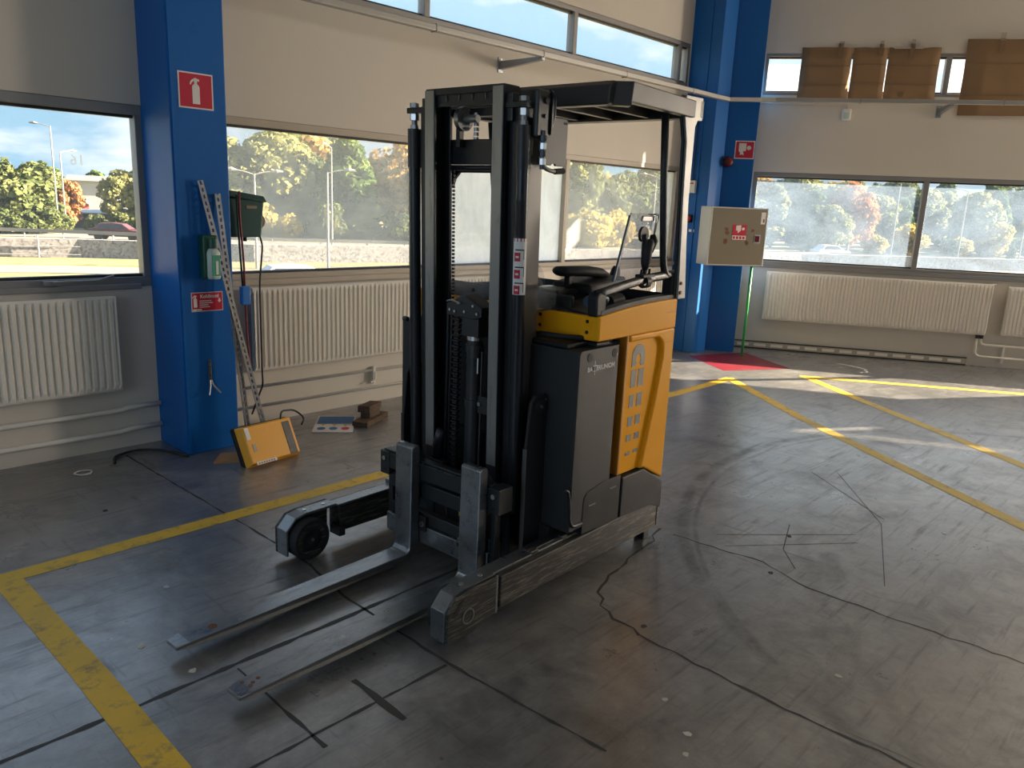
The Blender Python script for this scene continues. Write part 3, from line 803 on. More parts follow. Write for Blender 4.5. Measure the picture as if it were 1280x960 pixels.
# eye-wash station
kb = (2.165, yc, 1.11)
kit = thing('eyewash_station', 'dark green eyewash holder with a pale bottle on the near blue column', 'first aid station', HALL, kb)
MB(HALL, kb).box(2.125, 2.215, yc - .085, yc, 1.11, 1.375).build('holder', 'kit_green', kit, bevel=.012)
bt = MB(HALL, kb)
bt.loft([[(2.178 + w_ * math.cos(a), yc - .09 + d_ * math.sin(a), z) for a in np.linspace(0, 2 * PI, 17)[:-1]] for z, w_, d_ in ((1.115, .036, .03), (1.13, .04, .034), (1.27, .04, .034), (1.292, .03, .026), (1.30, .018, .018))])
bt.build('bottle', 'bottle_white', kit, smooth=True)
MB(HALL, kb).box(2.153, 2.203, yc - .1262, yc - .1235, 1.135, 1.26).build('bottle_label', 'label_green', kit)
MB(HALL, kb).box(2.175, 2.190, yc - .128, yc - .126, 1.145, 1.225).build('label_print', 'sign_white', kit)
MB(HALL, kb).cyl((2.178, yc - .09, 1.30), (2.178, yc - .09, 1.355), .026, 14).build('bottle_cap', 'kit_green', kit)

# rusty double hook
hb = (2.164, yc, .385)
hook = thing('coat_hook', 'rusty double hook strip low on the near blue column', 'hook', HALL, hb)
MB(HALL, hb).box(2.154, 2.174, yc - .008, yc, .45, .60).build('strip', 'worn_steel', hook, bevel=.003)
MB(HALL, hb).tube(bend([(2.160, yc - .008, .47), (2.155, yc - .02, .44), (2.135, yc - .045, .395), (2.130, yc - .05, .385)], .02), .006, 8).build('prong', 'bolt_steel', hook)
MB(HALL, hb).tube(bend([(2.168, yc - .008, .47), (2.172, yc - .02, .44), (2.198, yc - .045, .40), (2.207, yc - .05, .388)], .02), .006, 8).build('prong', 'bolt_steel', hook)
for z in (.585, .555, .50):
    MB(HALL, hb).cyl((2.164, yc - .011, z), (2.164, yc - .007, z), .005, 8).build('bolt', 'rust', hook)

# dark green connection box on the side of the column, with its leads
xb = (2.48, 4.80, 1.34)
cb = thing('charger_box', 'dark green box with a lid on the near column beside the window', 'charger', HALL, xb)
MB(HALL, xb).hexa([(2.365, 4.74, 1.355), (2.575, 4.74, 1.355), (2.575, 4.93, 1.355), (2.365, 4.93, 1.355), (2.365, 4.74, 1.60), (2.60, 4.74, 1.59), (2.60, 4.93, 1.59), (2.365, 4.93, 1.60)]).build('body', 'dark_green', cb, bevel=.01)
MB(HALL, xb).hexa([(2.355, 4.725, 1.605), (2.615, 4.725, 1.575), (2.615, 4.94, 1.575), (2.355, 4.94, 1.605), (2.37, 4.74, 1.645), (2.60, 4.74, 1.615), (2.60, 4.93, 1.615), (2.37, 4.93, 1.645)]).build('lid', 'dark_green', cb, bevel=.008)
MB(HALL, xb).box(2.475, 2.545, 4.735, 4.741, 1.535, 1.553).build('name_plate', 'cabinet_beige', cb)
MB(HALL, xb).prism(arc_pts(2.575, 1.455, .05, -PI / 2, PI / 2, 10), 'y', 4.78, 4.86).build('socket_cap', 'cabinet_beige', cb)
MB(HALL, xb).cyl((2.50, 4.82, 1.355), (2.50, 4.82, 1.325), .012, 10).build('knob', 'black_plastic', cb)
MB(HALL, xb).box(2.34, 2.37, 4.80, 4.88, 1.38, 1.58).build('wall_plate', 'dark_green', cb)


def cable(name, label, pts, r, m):
    o = MB(HALL, pts[0]).tube(bend(pts, .08, 6), r, 8).build(name, m, None, smooth=True)
    return tag(o, label, 'cable')


cable('cable', 'red lead hanging from the green box lid past the column edge', [(2.41, 4.70, 1.64), (2.415, 4.715, 1.50), (2.432, 4.715, 1.2), (2.44, 4.72, .72), (2.46, 4.72, .42), (2.53, 4.72, .17), (2.60, 4.80, .03)], .007, 'cable_red')
cable('cable', 'black lead hanging beside the red lead to the blue plug', [(2.395, 4.71, 1.62), (2.40, 4.70, 1.3), (2.412, 4.70, 1.05)], .007, 'cable_black')
cable('cable', 'black lead running down right of the blue plug along the radiator end', [(2.575, 4.76, 1.355), (2.59, 4.76, 1.30), (2.56, 4.76, 1.05), (2.565, 4.77, .45), (2.585, 4.80, .36), (2.60, 4.90, .25), (2.57, 4.94, .12)], .006, 'cable_black')
tag(MB(HALL, (2.43, 4.70, .93)).box(2.395, 2.455, 4.68, 4.72, .93, 1.05).build('plug', 'plug_blue', None, bevel=.008), 'bright blue cable plug hanging at the column edge', 'plug')
cable('cable', 'loose black cable end lying on the floor at the foot of the near column', [(1.60, 4.80, .008), (1.64, 4.93, .008), (1.80, 4.965, .012), (1.92, 4.86, .008), (1.985, 4.66, .008)], .008, 'cable_black')


# perforated steel angles -------------------------------------------
def angle(label, top, bot, wid):
    top, bot = Vector(top), Vector(bot)
    d = (top - bot).normalized(); L = (top - bot).length
    xa = (Vector((1, 0, 0)) - d * d.x).normalized(); ya = d.cross(xa).normalized()   # xa across, ya away from the viewer
    if ya.y < 0: ya = -ya
    base = bot
    r = thing('slotted_angle', label, 'steel angle', HALL, tuple(base))

    def P(u, v, w): return bot + xa * u + ya * v + d * w
    hs, pit = .022, .04
    n = int(L / pit)
    m = MB(HALL, tuple(base))
    # slotted flange: two edge bands and the bridges between the slots
    def bar(u0, u1, v0, v1, w0, w1):
        m.hexa([P(u0, v0, w0), P(u1, v0, w0), P(u1, v1, w0), P(u0, v1, w0), P(u0, v0, w1), P(u1, v0, w1), P(u1, v1, w1), P(u0, v1, w1)])
    bar(0, wid * .33, 0, .0025, 0, L); bar(wid * .67, wid, 0, .0025, 0, L)
    for k in range(n + 1):
        bar(wid * .33, wid * .67, 0, .0025, k * pit, min(L, k * pit + (pit - hs)))
    m.build('slotted_flange', 'galvanised', r)
    m = MB(HALL, tuple(base))
    bar(wid - .0025, wid, .0025, wid * .3, 0, L); bar(wid - .0025, wid, wid * .7, wid, 0, L)
    for k in range(n + 1):
        bar(wid - .0025, wid, wid * .3, wid * .7, k * pit, min(L, k * pit + (pit - hs)))
    m.build('side_flange', 'galvanised', r)


t1, b1 = Vector((2.125, 4.652, 1.69)), Vector((2.40, 4.50, .177))
angle('longer perforated steel angle leaning on the near blue column', t1, b1 + (b1 - t1) * (.175 / 1.513), .036)
t2, b2 = Vector((2.225, 4.645, 1.62)), Vector((2.305, 4.535, .194))
angle('shorter perforated steel angle leaning behind the longer one', t2, b2 + (b2 - t2) * (.192 / 1.426), .036)

# yellow charger case leaning on the angles ---------------------------
yb0 = Vector((2.17, 4.20, .012)); ux = Vector((.41, .055, .0)).normalized()
un = Vector((-.02, .30, .0)); uz = Vector((-.02, .105, .235)).normalized(); un = (ux.cross(uz)).normalized()
if un.y < 0: un = -un
Wd, Hg, Dp = .385, .262, .075
case = thing('charger_case', 'yellow charger case with black back leaning against the steel angles on the floor', 'charger', HALL, tuple(yb0))
cb_ = tuple(yb0)


def CP(u, v, w): return yb0 + ux * u + uz * w + un * v


def cbox(m, u0, u1, v0, v1, w0, w1):
    m.hexa([CP(u0, v0, w0), CP(u1, v0, w0), CP(u1, v1, w0), CP(u0, v1, w0), CP(u0, v0, w1), CP(u1, v0, w1), CP(u1, v1, w1), CP(u0, v1, w1)]); return m


cm = MB(HALL, cb_)
cm.hexa([CP(.0, .06, 0), CP(Wd, .06, 0), CP(Wd, .06, Hg), CP(0, .06, Hg), CP(.018, 0, .02), CP(Wd - .012, 0, .02), CP(Wd - .012, 0, Hg - .012), CP(.018, 0, Hg - .012)])
cm.build('front_shell', 'box_yellow', case, bevel=.006)
cbox(MB(HALL, cb_), -.004, Wd + .004, .06, .06 + Dp * .55, -.004, Hg + .004).build('back_shell', 'black_plastic', case, bevel=.008)
cbox(MB(HALL, cb_), Wd - .085, Wd - .03, -.003, .004, .02, Hg - .03).build('display_window', 'grey_lens', case, bevel=.002)
cbox(MB(HALL, cb_), .028, .055, -.003, .002, .17, .245).build('white_label', 'white_print', case)
cbox(MB(HALL, cb_), .052, .075, -.003, .002, .09, .14).build('pale_label', 'tape_clear', case)
cbox(MB(HALL, cb_), .045, .19, -.003, .004, .008, .026).build('white_label', 'white_print', case)
for k in range(7):
    cbox(MB(HALL, cb_), .055 + k * .018, .066 + k * .018, -.0036, -.002, .012, .021).build('label_print', 'decal_grey', case)
cable('cable', 'black cable loop behind the yellow charger case', [(2.46, 4.36, .235), (2.50, 4.42, .27), (2.62, 4.46, .25), (2.66, 4.40, .20), (2.60, 4.34, .18)], .006, 'cable_black')
tag(MB(HALL, (2.14, 4.40, 0)).prism([(2.05, 4.45), (2.19, 4.38), (2.30, 4.52), (2.16, 4.58)], 'z', 0, .012).build('plywood_scrap', 'plywood', None), 'small scrap of plywood on the floor behind the yellow case', 'plywood')

# sign board lying on the floor, blocks ------------------------------
mb = (3.09, 4.70, 0)
sb = thing('safety_board', 'white and blue safety sign board lying flat on the floor', 'sign', HALL, mb)
A_, B_, C_, D_ = Vector((2.86, 4.645, 0)), Vector((3.122, 4.967, 0)), Vector((3.345, 4.80, 0)), Vector((3.083, 4.471, 0))


def SB(u, v, z):   # u along A>D, v along A>B
    p = A_.lerp(D_, u).lerp(B_.lerp(C_, u), v); return (p.x, p.y, z)


MB(HALL, mb).hexa([SB(0, 0, 0), SB(1, 0, 0), SB(1, 1, 0), SB(0, 1, 0), SB(0, 0, .006), SB(1, 0, .006), SB(1, 1, .006), SB(0, 1, .006)]).build('board', 'sign_white', sb)


def sprint(name, pts, m):
    MB(HALL, mb).loft([[SB(u, v, .006) for u, v in pts], [SB(u, v, .007) for u, v in pts]]).build(name, m, sb)


sprint('blue_field', [(.04, .50), (.96, .50), (.96, .97), (.04, .97)], 'sign_blue')
for u in (.22, .5, .78):
    sprint('warning_triangle', [(u - .07, .47), (u + .07, .47), (u, .36)], 'sign_yellow')
for k, u in enumerate((.2, .5, .8)):
    sprint('round_pictogram', [(u + .105 * math.cos(a), .21 + .085 * math.sin(a)) for a in np.linspace(0, 2 * PI, 17)[:-1]], 'sign_blue' if k < 2 else 'sign_red')


def block(label, P4, z0, z1, jit=.004):
    b = (sum(p[0] for p in P4) / 4, sum(p[1] for p in P4) / 4, z0)
    lo = [(p[0], p[1], z0) for p in P4]; hi = [(p[0] + random.uniform(-jit, jit), p[1] + random.uniform(-jit, jit), z1 + random.uniform(-jit / 2, jit / 2)) for p in P4]
    return tag(MB(HALL, b).hexa(lo + hi).build('wood_block', 'wood_dark', None, bevel=.003), label, 'wood block')


block('long dark wooden plank at the bottom of the small pile by the wall', [(3.17, 4.60), (3.235, 4.50), (3.54, 4.66), (3.47, 4.76)], 0, .042)
block('short wooden block in the middle of the small pile by the wall', [(3.27, 4.64), (3.31, 4.575), (3.455, 4.645), (3.41, 4.71)], .043, .085)
block('short wooden block on top of the small pile by the wall', [(3.25, 4.645), (3.30, 4.565), (3.47, 4.65), (3.42, 4.725)], .086, .135)
# ring of tape and wires on the floor at left
m_ = MB(HALL, (1.405, 4.745, 0)); m_.tube([(1.405 + .045 * math.cos(a) * (1 + .15 * math.sin(3 * a)), 4.745 + .04 * math.sin(a), .006) for a in np.linspace(.3, 2 * PI, 22)], .006, 6, ry=.004)
tag(m_.build('string_loop', 'chalk', None), 'small pale loop of string on the floor below the left radiator', 'string')

# ------------------------------------------------------------------ things on the corner column and right wall
cy = -.70                                                    # cabinet front in the RIGHT frame
hbb = (.345, -.57, 1.03)
CA = math.radians(-32.5)
cab = thing('hydrant_cabinet', 'beige metal fire hose cabinet with a red sticker set across the corner column', 'cabinet', HALL, (0, 0, 0))
_d, _n = Vector((math.cos(CA), math.sin(CA), 0)), Vector((-math.sin(CA), math.cos(CA), 0))
cab.location = Vector((7.81, 4.515, 1.048)) + _d * .3475 + _n * .13
cab.rotation_euler = (0, 0, CA)
cab.scale = (1.158, 1.0, .961)                               # drawn narrower below than it is
MB(RIGHT, hbb).box(.20, .49, -.442, -.395, 1.15, 1.55).build('wall_mount', 'cabinet_side', cab)
MB(RIGHT, hbb).box(.045, .645, cy + .012, -.441, 1.035, 1.70).build('body', 'cabinet_side', cab, bevel=.006)
MB(RIGHT, hbb).box(.058, .632, cy, cy + .012, 1.05, 1.685).build('door', 'cabinet_beige', cab, bevel=.004)
m_ = MB(RIGHT, hbb); m_.box(.045, .645, cy - .002, cy + .013, 1.685, 1.70).box(.045, .645, cy - .002, cy + .013, 1.035, 1.05).box(.045, .058, cy - .002, cy + .013, 1.05, 1.685).box(.632, .645, cy - .002, cy + .013, 1.05, 1.685)
m_.build('rim', 'cabinet_side', cab, bevel=.002)
MB(RIGHT, hbb).box(.52, .585, cy - .004, cy, 1.30, 1.40).build('lock_plate', 'galvanised', cab, bevel=.002)
MB(RIGHT, hbb).box(.53, .575, cy - .007, cy - .003, 1.315, 1.385).build('lock_recess', 'alarm_red', cab)
MB(RIGHT, hbb).box(.285, .43, cy - .0025, cy, 1.385, 1.505).build('red_sticker', 'sign_red', cab)
MB(RIGHT, hbb).prism([(.318, 1.495), (.37, 1.50), (.37, 1.44), (.34, 1.41), (.335, 1.44), (.318, 1.44)], 'y', cy - .0035, cy - .002).build('reel_pictogram', 'sign_white', cab)
MB(RIGHT, hbb).cyl((.395, cy - .0035, 1.46), (.395, cy - .002, 1.46), .016, 12).build('nozzle_pictogram', 'sign_white', cab)
MB(RIGHT, hbb).box(.285, .43, cy - .0025, cy, 1.335, 1.382).build('white_sticker', 'sign_white', cab)
for k in range(4):
    MB(RIGHT, hbb).prism([(.295 + k * .034, 1.342), (.318 + k * .034, 1.345), (.312 + k * .034, 1.376), (.29 + k * .034, 1.372)], 'y', cy - .0033, cy - .002).build('sticker_print', 'sign_red', cab)
MB(RIGHT, hbb).box(.575, .62, cy - .002, cy, 1.52, 1.655).build('white_sticker', 'sign_white', cab)
MB(RIGHT, hbb).box(.595, .612, cy - .003, cy, 1.54, 1.58).build('sticker_print', 'decal_grey', cab)
for q in ((.225, 1.45), (.23, 1.41), (.50, 1.445), (.215, 1.30), (.45, 1.295), (.44, 1.31), (.22, 1.325)):
    pts = [(q[0] + random.uniform(.012, .026) * math.cos(a), q[1] + random.uniform(.012, .026) * math.sin(a)) for a in np.linspace(0, 2 * PI, 9)[:-1]]
    MB(RIGHT, hbb).prism(pts, 'y', cy - .0012, cy + .0005).build('rust_spot', 'rust', cab)
pipe('riser_pipe', 'green pipe rising from the floor to the hydrant cabinet', HALL, [(8.385, 4.265, .001), (8.385, 4.265, 1.056)], .016, 'pipe_green')
hs, hsb = sign_plate('hydrant_sign', 'red square fire hose sign on the corner column above the cabinet', RIGHT, .242, .458, -.44, 2.234, 2.432, 'sign_red', bw=.01)
MB(RIGHT, hsb).box(.285, .365, -.4455, -.443, 2.32, 2.405).build('reel_pictogram', 'sign_white', hs)
MB(RIGHT, hsb).cyl((.395, -.4455, 2.355), (.395, -.443, 2.355), .024, 14).box(.385, .42, -.4455, -.443, 2.345, 2.362).build('nozzle_pictogram', 'sign_white', hs)
MB(RIGHT, hsb).prism([(.285, 2.32), (.305, 2.30), (.30, 2.275), (.325, 2.285), (.345, 2.27), (.335, 2.32)], 'y', -.4455, -.443).build('hose_pictogram', 'sign_white', hs)
ab = (.10, -.44, 2.20)
al = thing('alarm_light', 'dark red round alarm lamp with grey base on the corner column', 'alarm', RIGHT, ab)
_ax = Vector((.72, -.69, -.06)).normalized(); _u = _ax.orthogonal().normalized(); _v = _ax.cross(_u); _c = Vector(ab)
MB(RIGHT, ab).cyl(_c - _ax * .01, _c + _ax * .085, .052, 20).build('base', 'cabinet_beige', al, bevel=.006)
m_ = MB(RIGHT, ab); rr_ = []
for k in range(7):
    a = k / 6 * PI / 2 * .97
    rr_.append([_c + _ax * (.085 + .085 * math.sin(a) ** .8) + (_u * math.cos(b) + _v * math.sin(b)) * (.062 * math.cos(a)) for b in np.linspace(0, 2 * PI, 19)[:-1]])
m_.loft(rr_).build('dome', 'alarm_red', al, smooth=True)
# small switches on the column flank that looks back along the windows
sw = (8.04, 4.92, 1.84)
s1 = thing('wall_box', 'small white control box with a red strip on the flank of the corner column', 'control box', HALL, sw)
MB(HALL, sw).box(8.0, 8.045, 4.87, 4.965, 1.83, 1.97).build('housing', 'lamp_white', s1, bevel=.006)
MB(HALL, sw).box(7.997, 8.002, 4.89, 4.945, 1.93, 1.945).build('red_strip', 'sign_red', s1)
MB(HALL, sw).cyl((8.03, 4.92, 1.97), (8.03, 4.92, 2.9), .005, 6).build('cord', 'cable_black', s1)
s2b = (8.04, 4.92, 1.50)
s2 = thing('stop_button', 'red push button below the white control box', 'button', HALL, s2b)
MB(HALL, s2b).box(8.015, 8.045, 4.89, 4.95, 1.50, 1.59).build('housing', 'black_plastic', s2, bevel=.004)
MB(HALL, s2b).cyl((8.016, 4.92, 1.545), (7.985, 4.92, 1.545), .03, 16).build('push_button', 'sign_red', s2)
tag(MB(HALL, (8.04, 4.88, 1.40)).box(8.038, 8.045, 4.85, 4.92, 1.395, 1.425).build('white_label', 'sign_white', None), 'small white label strip below the red push button', 'label')

# cardboard sheets taped over the clerestory
def cardboard(label, x0, x1, z0, z1, y, tapes, creases):
    base = ((x0 + x1) / 2, y, z0)
    r = thing('cardboard_sheet', label, 'cardboard', RIGHT, base, group=None)
    xs = np.linspace(x0, x1, 7); zs = np.linspace(z0, z1, 5)
    rows = []
    for i, z in enumerate(zs):
        rows.append([(x + random.uniform(-.006, .006) * (0 < i < 4 or 1) * .6, y - .006 - random.uniform(0, .012), z + random.uniform(-.004, .004)) for x in xs])
    m = MB(RIGHT, base); m.grid(rows)
    o = m.build('sheet', 'cardboard', r, smooth=True)
    md = o.modifiers.new('thick', 'SOLIDIFY'); md.thickness = .005; md.offset = 0
    for (tx_, tz, tw, th, mm) in tapes:
        MB(RIGHT, base).box(tx_ - tw / 2, tx_ + tw / 2, y - .026, y - .0225, tz - th / 2, tz + th / 2).build('tape', mm, r)
    for cz in creases:
        MB(RIGHT, base).box(x0 + .01, x1 - .01, y - .0215, y - .0195, cz - .003, cz + .003).build('crease', 'tape_brown', r)


cardboard('brown cardboard sheet leftmost of the row on the high right window', .885, 1.424, 2.95, 3.497, -.012, [(1.29, 3.46, .05, .16, 'tape_brown'), (1.30, 3.53, .05, .06, 'tape_clear')], [3.30, 3.10])
cardboard('narrow brown cardboard sheet in the middle of the row on the high right window', 1.436, 1.792, 2.95, 3.495, -.012, [(1.72, 3.47, .045, .12, 'tape_brown'), (1.72, 3.53, .04, .07, 'tape_clear')], [3.32, 3.12])
cardboard('brown cardboard sheet of the row beside the bare strip of high window', 1.805, 2.335, 2.955, 3.494, -.012, [(2.04, 3.45, .05, .17, 'tape_brown'), (2.00, 3.495, .30, .03, 'tape_clear'), (2.04, 3.54, .04, .08, 'tape_clear'), (1.98, 3.0, .06, .05, 'tape_brown')], [3.31, 3.11])
cardboard('big brown cardboard sheet hanging lower than the others at the picture edge', 2.585, 3.95, 2.79, 3.578, -.03, [(2.92, 3.51, .05, .14, 'tape_brown'), (2.92, 3.60, .05, .08, 'tape_clear'), (3.2, 3.53, .05, .1, 'tape_brown')], [3.33, 3.0])
cardboard('cardboard sheet covering the high window beyond the picture edge', 3.96, 6.4, 2.95, 3.5, -.012, [], [])
cardboard('long cardboard strip under the open slot of the far high window', 7.95, 12.9, 2.95, 3.24, -.012, [], [])
# emergency lamp under them
eb = (1.444, 0, 2.72)
el = thing('emergency_lamp', 'small white emergency lamp on the right wall below the cardboard', 'lamp', RIGHT, eb)
MB(RIGHT, eb).box(1.395, 1.49, -.06, 0, 2.715, 2.84).build('housing', 'lamp_white', el, bevel=.012)
MB(RIGHT, eb).box(1.41, 1.475, -.068, -.055, 2.73, 2.805).build('lens', 'bottle_white', el, bevel=.01)
tag(MB(RIGHT, (1.2, 0, 2.9)).tube([(.47, -.012, 2.895), (1.44, -.012, 2.885), (1.46, -.012, 2.84)], .006, 6).build('conduit', 'wall_paint', None), 'thin painted conduit leading to the emergency lamp', 'conduit')
# ------------------------------------------------------------------ the reach truck (x back along the truck, y across, z up)
TB = (2.7, 2.38, 0)
truck = thing('reach_truck', 'yellow and black reach truck with its forks lowered, parked in the middle of the hall', 'forklift', TRUCK, TB)
TC = 2.385                      # centre line


def T(): return MB(TRUCK, TB)


def tsub(parent):
    """sub-parts share the truck's axes: same origin as their part"""
    return parent


def lean(p): return (p[0] + .026 * (2.09 - p[2]), p[1], p[2])     # the mast leans a little forward


# ---- outrigger legs with load wheels
def leg(y_out, inner):
    """y_out: outer face; inner: +1 if the inner side lies at larger y"""
    k = inner
    y = lambda d: y_out + k * d
    p = T()
    prof = [(2.16, .068), (3.30, .052), (3.40, .056), (3.40, .19), (3.36, .206), (2.16, .206)]
    p.prism(prof, 'y', y(0.0), y(.085)); beam = p.build('outrigger', 'worn_black', truck, bevel=.006)
    p = T(); p.box(2.14, 2.75, y(.030), y(.10), .206, .216); p.build('top_plate', 'worn_steel', beam, bevel=.003)
    cap = [(1.862, .035), (1.862, .158), (1.912, .210), (1.965, .219), (2.140, .220), (2.140, .062), (2.05, .052), (2.00, .030)]
    p = T(); p.prism(cap, 'y', y(-.004), y(.014)); wp = p.build('wheel_guard', 'worn_black', truck, bevel=.004)
    # bent top band of the guard
    band = [(1.862, .035), (1.862, .158), (1.912, .210), (1.965, .219), (2.140, .220)]
    inn = [(2.140, .208), (1.968, .207), (1.919, .199), (1.874, .153), (1.874, .035)]
    p = T(); p.prism(band + inn, 'y', y(.014), y(.088)); p.build('guard_band', 'worn_steel', wp, bevel=.003)
    for q in (1.985, 2.09):
        T().cyl((q, y(.05), .2185), (q, y(.05), .2225), .010, 10).build('bolt', 'bolt_steel', wp)
    T().prism([(1.885, .137), (1.925, .184), (1.945, .190), (1.915, .142), (1.90, .130)], 'y', y(-.0055), y(-.003)).build('guard_slot', 'rubber', wp)
    # embossed ring where the axle sits
    T().disc_ring((1.972, y(-.004), .112), (0, 1, 0), .026, .033, -.002, .002, 24).build('axle_ring', 'worn_steel', wp)
    wy0, wy1 = y(.028), y(.128)
    p = T()
    c = (1.975, 0, .0995)
    prof_w = [(.076, 0), (.092, 0), (.0985, .010), (.0985, .090), (.092, .10), (.076, .10)]
    rings = []
    for a in np.linspace(0, 2 * PI, 41)[:-1]:
        rings.append([(c[0] + r_ * math.cos(a), wy0 + (wy1 - wy0) * d / .10, c[2] + r_ * math.sin(a)) for r_, d in prof_w])
    rings.append(rings[0])
    R = [[p._v(q) for q in r_] for r_ in rings[:-1]]
    for i in range(len(R)):
        a, b = R[i], R[(i + 1) % len(R)]
        for j in range(len(prof_w)):
            jj = (j + 1) % len(prof_w)
            p.bm.faces.new((a[j], b[j], b[jj], a[jj]))
    wh = smooth_by_angle(p.build('load_wheel', 'rubber', truck))
    yc_ = (wy0 + wy1) / 2
    T().cyl((c[0], yc_ - .036, c[2]), (c[0], yc_ + .036, c[2]), .077, 32).build('hub', 'black_paint', wh)
    T().disc_ring((c[0], wy1 - k * .006, c[2]), (0, 1, 0), .055, .075, -.004, .004, 32).build('rim', 'worn_black', wh)
    T().cyl((c[0], yc_, c[2]), (c[0], wy1 - k * .002, c[2]), .026, 16).build('axle', 'black_paint', wh)
    T().cyl((c[0], yc_, c[2]), (c[0], wy1 + k * .002, c[2]), .008, 10).build('axle_bolt', 'worn_steel', wh)
    T().box(2.14, 2.175, min(y(.03), y(.11)), max(y(.03), y(.11)), .055, .10).build('scraper_block', 'black_paint', beam, bevel=.004)
    return beam


lr = leg(1.825, 1)
ll = leg(2.937, -1)
T().box(2.128, 2.140, 1.8195, 1.826, .058, .222).build('seam_rib', 'worn_steel', lr, bevel=.002)
for q, w_ in ((2.41, .05), (2.62, .035), (2.77, .03), (2.925, .03)):
    T().box(q - w_ / 2, q + w_ / 2, 1.855, 1.885, .206, .226).build('lug', 'worn_black', lr, bevel=.004)
T().box(2.40, 2.99, 1.875, 1.925, .205, .220).build('guide_rail', 'black_paint', lr, bevel=.004)
T().box(2.50, 2.56, 2.86, 2.92, .206, .238).build('lug', 'worn_steel', ll, bevel=.004)
T().box(3.29, 3.34, 1.84, 1.90, .001, .06).build('floor_stop', 'black_paint', lr, bevel=.004)
T().box(3.372, 3.376, 1.8225, 1.826, .06, .19).build('cap_joint', 'rubber', lr)


# ---- forks
def fork(y0, y1, label=None):
    zt = .065
    p = T()
    # blade and shank as one bent bar, side profile
    out = []
    tip = [(1.152, .046), (1.152, .062), (1.20, zt), (2.205, zt)]
    heel_in = arc_pts(2.215, zt + .03, .03, -PI / 2, 0, 5)
    up = [(2.25, .565), (2.262, .572), (2.290, .572), (2.298, .560)]
    heel_out = arc_pts(2.218, zt + .045, .080, 0, -PI / 2, 7)
    bot = [(1.60, .030), (1.20, .042)]
    prof = tip + [(2.215 + (q[0] - 2.215), q[1]) for q in heel_in] + up + heel_out + bot
    p.prism(prof, 'y', y0, y1)
    # taper the tip in plan
    for v in p.bm.verts:
        w_ = v.co + p.b
        if w_.x < 1.18:
            v.co.y += .018 if w_.y < (y0 + y1) / 2 else -.018
        elif w_.x < 1.22:
            v.co.y += .006 if w_.y < (y0 + y1) / 2 else -.006
    o = p.build('fork', 'fork_steel', truck, bevel=.004)
    # hook over the carriage bar
    T().prism([(2.298, .40), (2.298, .555), (2.322, .53), (2.345, .50), (2.345, .485), (2.298, .47)], 'y', y0 + .008, y1 - .008).build('hook', 'black_paint', o, bevel=.003)
    T().cyl((2.24, (y0 + y1) / 2 - .035, .082), (2.262, (y0 + y1) / 2 - .035, .082), .007, 8).build('heel_bolt', 'bolt_steel', o)
    return o


f1 = fork(2.035, 2.145)
f2 = fork(2.448, 2.556)
T().cyl((1.31, 2.50, .0648), (1.31, 2.50, .0662), .017, 14).build('rust_patch', 'rust', f2)
for q in ((1.20, 2.115), (1.225, 2.09), (1.25, 2.10), (1.21, 2.08)):
    T().cyl((q[0], q[1], .0645), (q[0], q[1], .0661), .007, 10).build('rust_patch', 'rust', f1)

# ---- fork carriage
p = T(); p.box(2.300, 2.352, 1.985, 2.715, .408, .485); car = p.build('carriage', 'black_paint', truck, bevel=.004)
T().box(2.305, 2.345, 2.02, 2.70, .486, .497).build('upper_lip', 'black_paint', car, bevel=.003)
T().box(2.318, 2.352, 2.05, 2.66, .315, .385).build('cross_bar', 'black_paint', car, bevel=.004)
T().box(2.305, 2.352, 2.03, 2.68, .10, .185).build('lower_bar', 'worn_steel', car, bevel=.004)
T().box(2.318, 2.36, 2.03, 2.66, .19, .245).build('cross_bar', 'black_paint', car, bevel=.004)
for y0 in (1.968, 2.655):
    T().box(2.296, 2.385, y0, y0 + .062, .375, .488).build('end_block', 'black_paint', car, bevel=.004)
    T().box(2.318, 2.352, y0 + (.035 if y0 < 2.2 else .0), y0 + (.06 if y0 < 2.2 else .027), .09, .375).build('end_post', 'black_paint', car, bevel=.003)
    T().cyl((2.288, y0 + .03, .455), (2.297, y0 + .03, .455), .011, 8).build('bolt', 'bolt_steel', car)
    T().cyl((2.292, y0 + .03, .40), (2.297, y0 + .03, .40), .007, 8).build('bolt', 'rubber', car)
for y0 in (2.30, 2.33, 2.42, 2.22):
    T().box(2.299, 2.31, y0, y0 + .012, .478, .490).build('stop_pin', 'rubber', car)
for q in (2.425, 2.185):
    T().box(2.296, 2.32, q - .02, q + .02, .165, .235).build('roller_plate', 'black_paint', car, bevel=.003)
    T().disc_ring((2.294, q, .20), (1, 0, 0), .006, .013, -.003, .003, 14).build('roller_bolt', 'bolt_steel', car)
# hose couplings hanging inside the carriage
for q, z1 in ((2.375, .36), (2.285, .34)):
    T().cyl((2.40, q, z1 - .055), (2.40, q, z1), .009, 10).build('hose_fitting', 'bolt_steel', car)
    T().cyl((2.40, q, z1 - .085), (2.40, q, z1 - .055), .009, 10).build('brass_collar', 'brass', car)
T().tube(bend([(2.40, 2.375, .28), (2.40, 2.37, .22), (2.40, 2.33, .19), (2.40, 2.295, .21), (2.40, 2.285, .26)], .04), .007, 8).build('hose', 'rubber', car, smooth=True)


# ---- mast
def upright(y0, y1, x0, x1, z0, z1, m, name='mast_rail', web=None, openside=1):
    """an I or C shaped rail standing in the mast: two flanges and a web"""
    p = T()
    t = .014
    p.box(x0, x0 + t, y0, y1, z0, z1)
    p.box(x1 - t, x1, y0, y1, z0, z1)
    yw = y0 if openside > 0 else y1 - t
    if web is not None: yw = web
    p.box(x0 + t, x1 - t, yw, yw + t, z0, z1)
    p.lean(lean)
    return p.build(name, m, truck, bevel=.003)


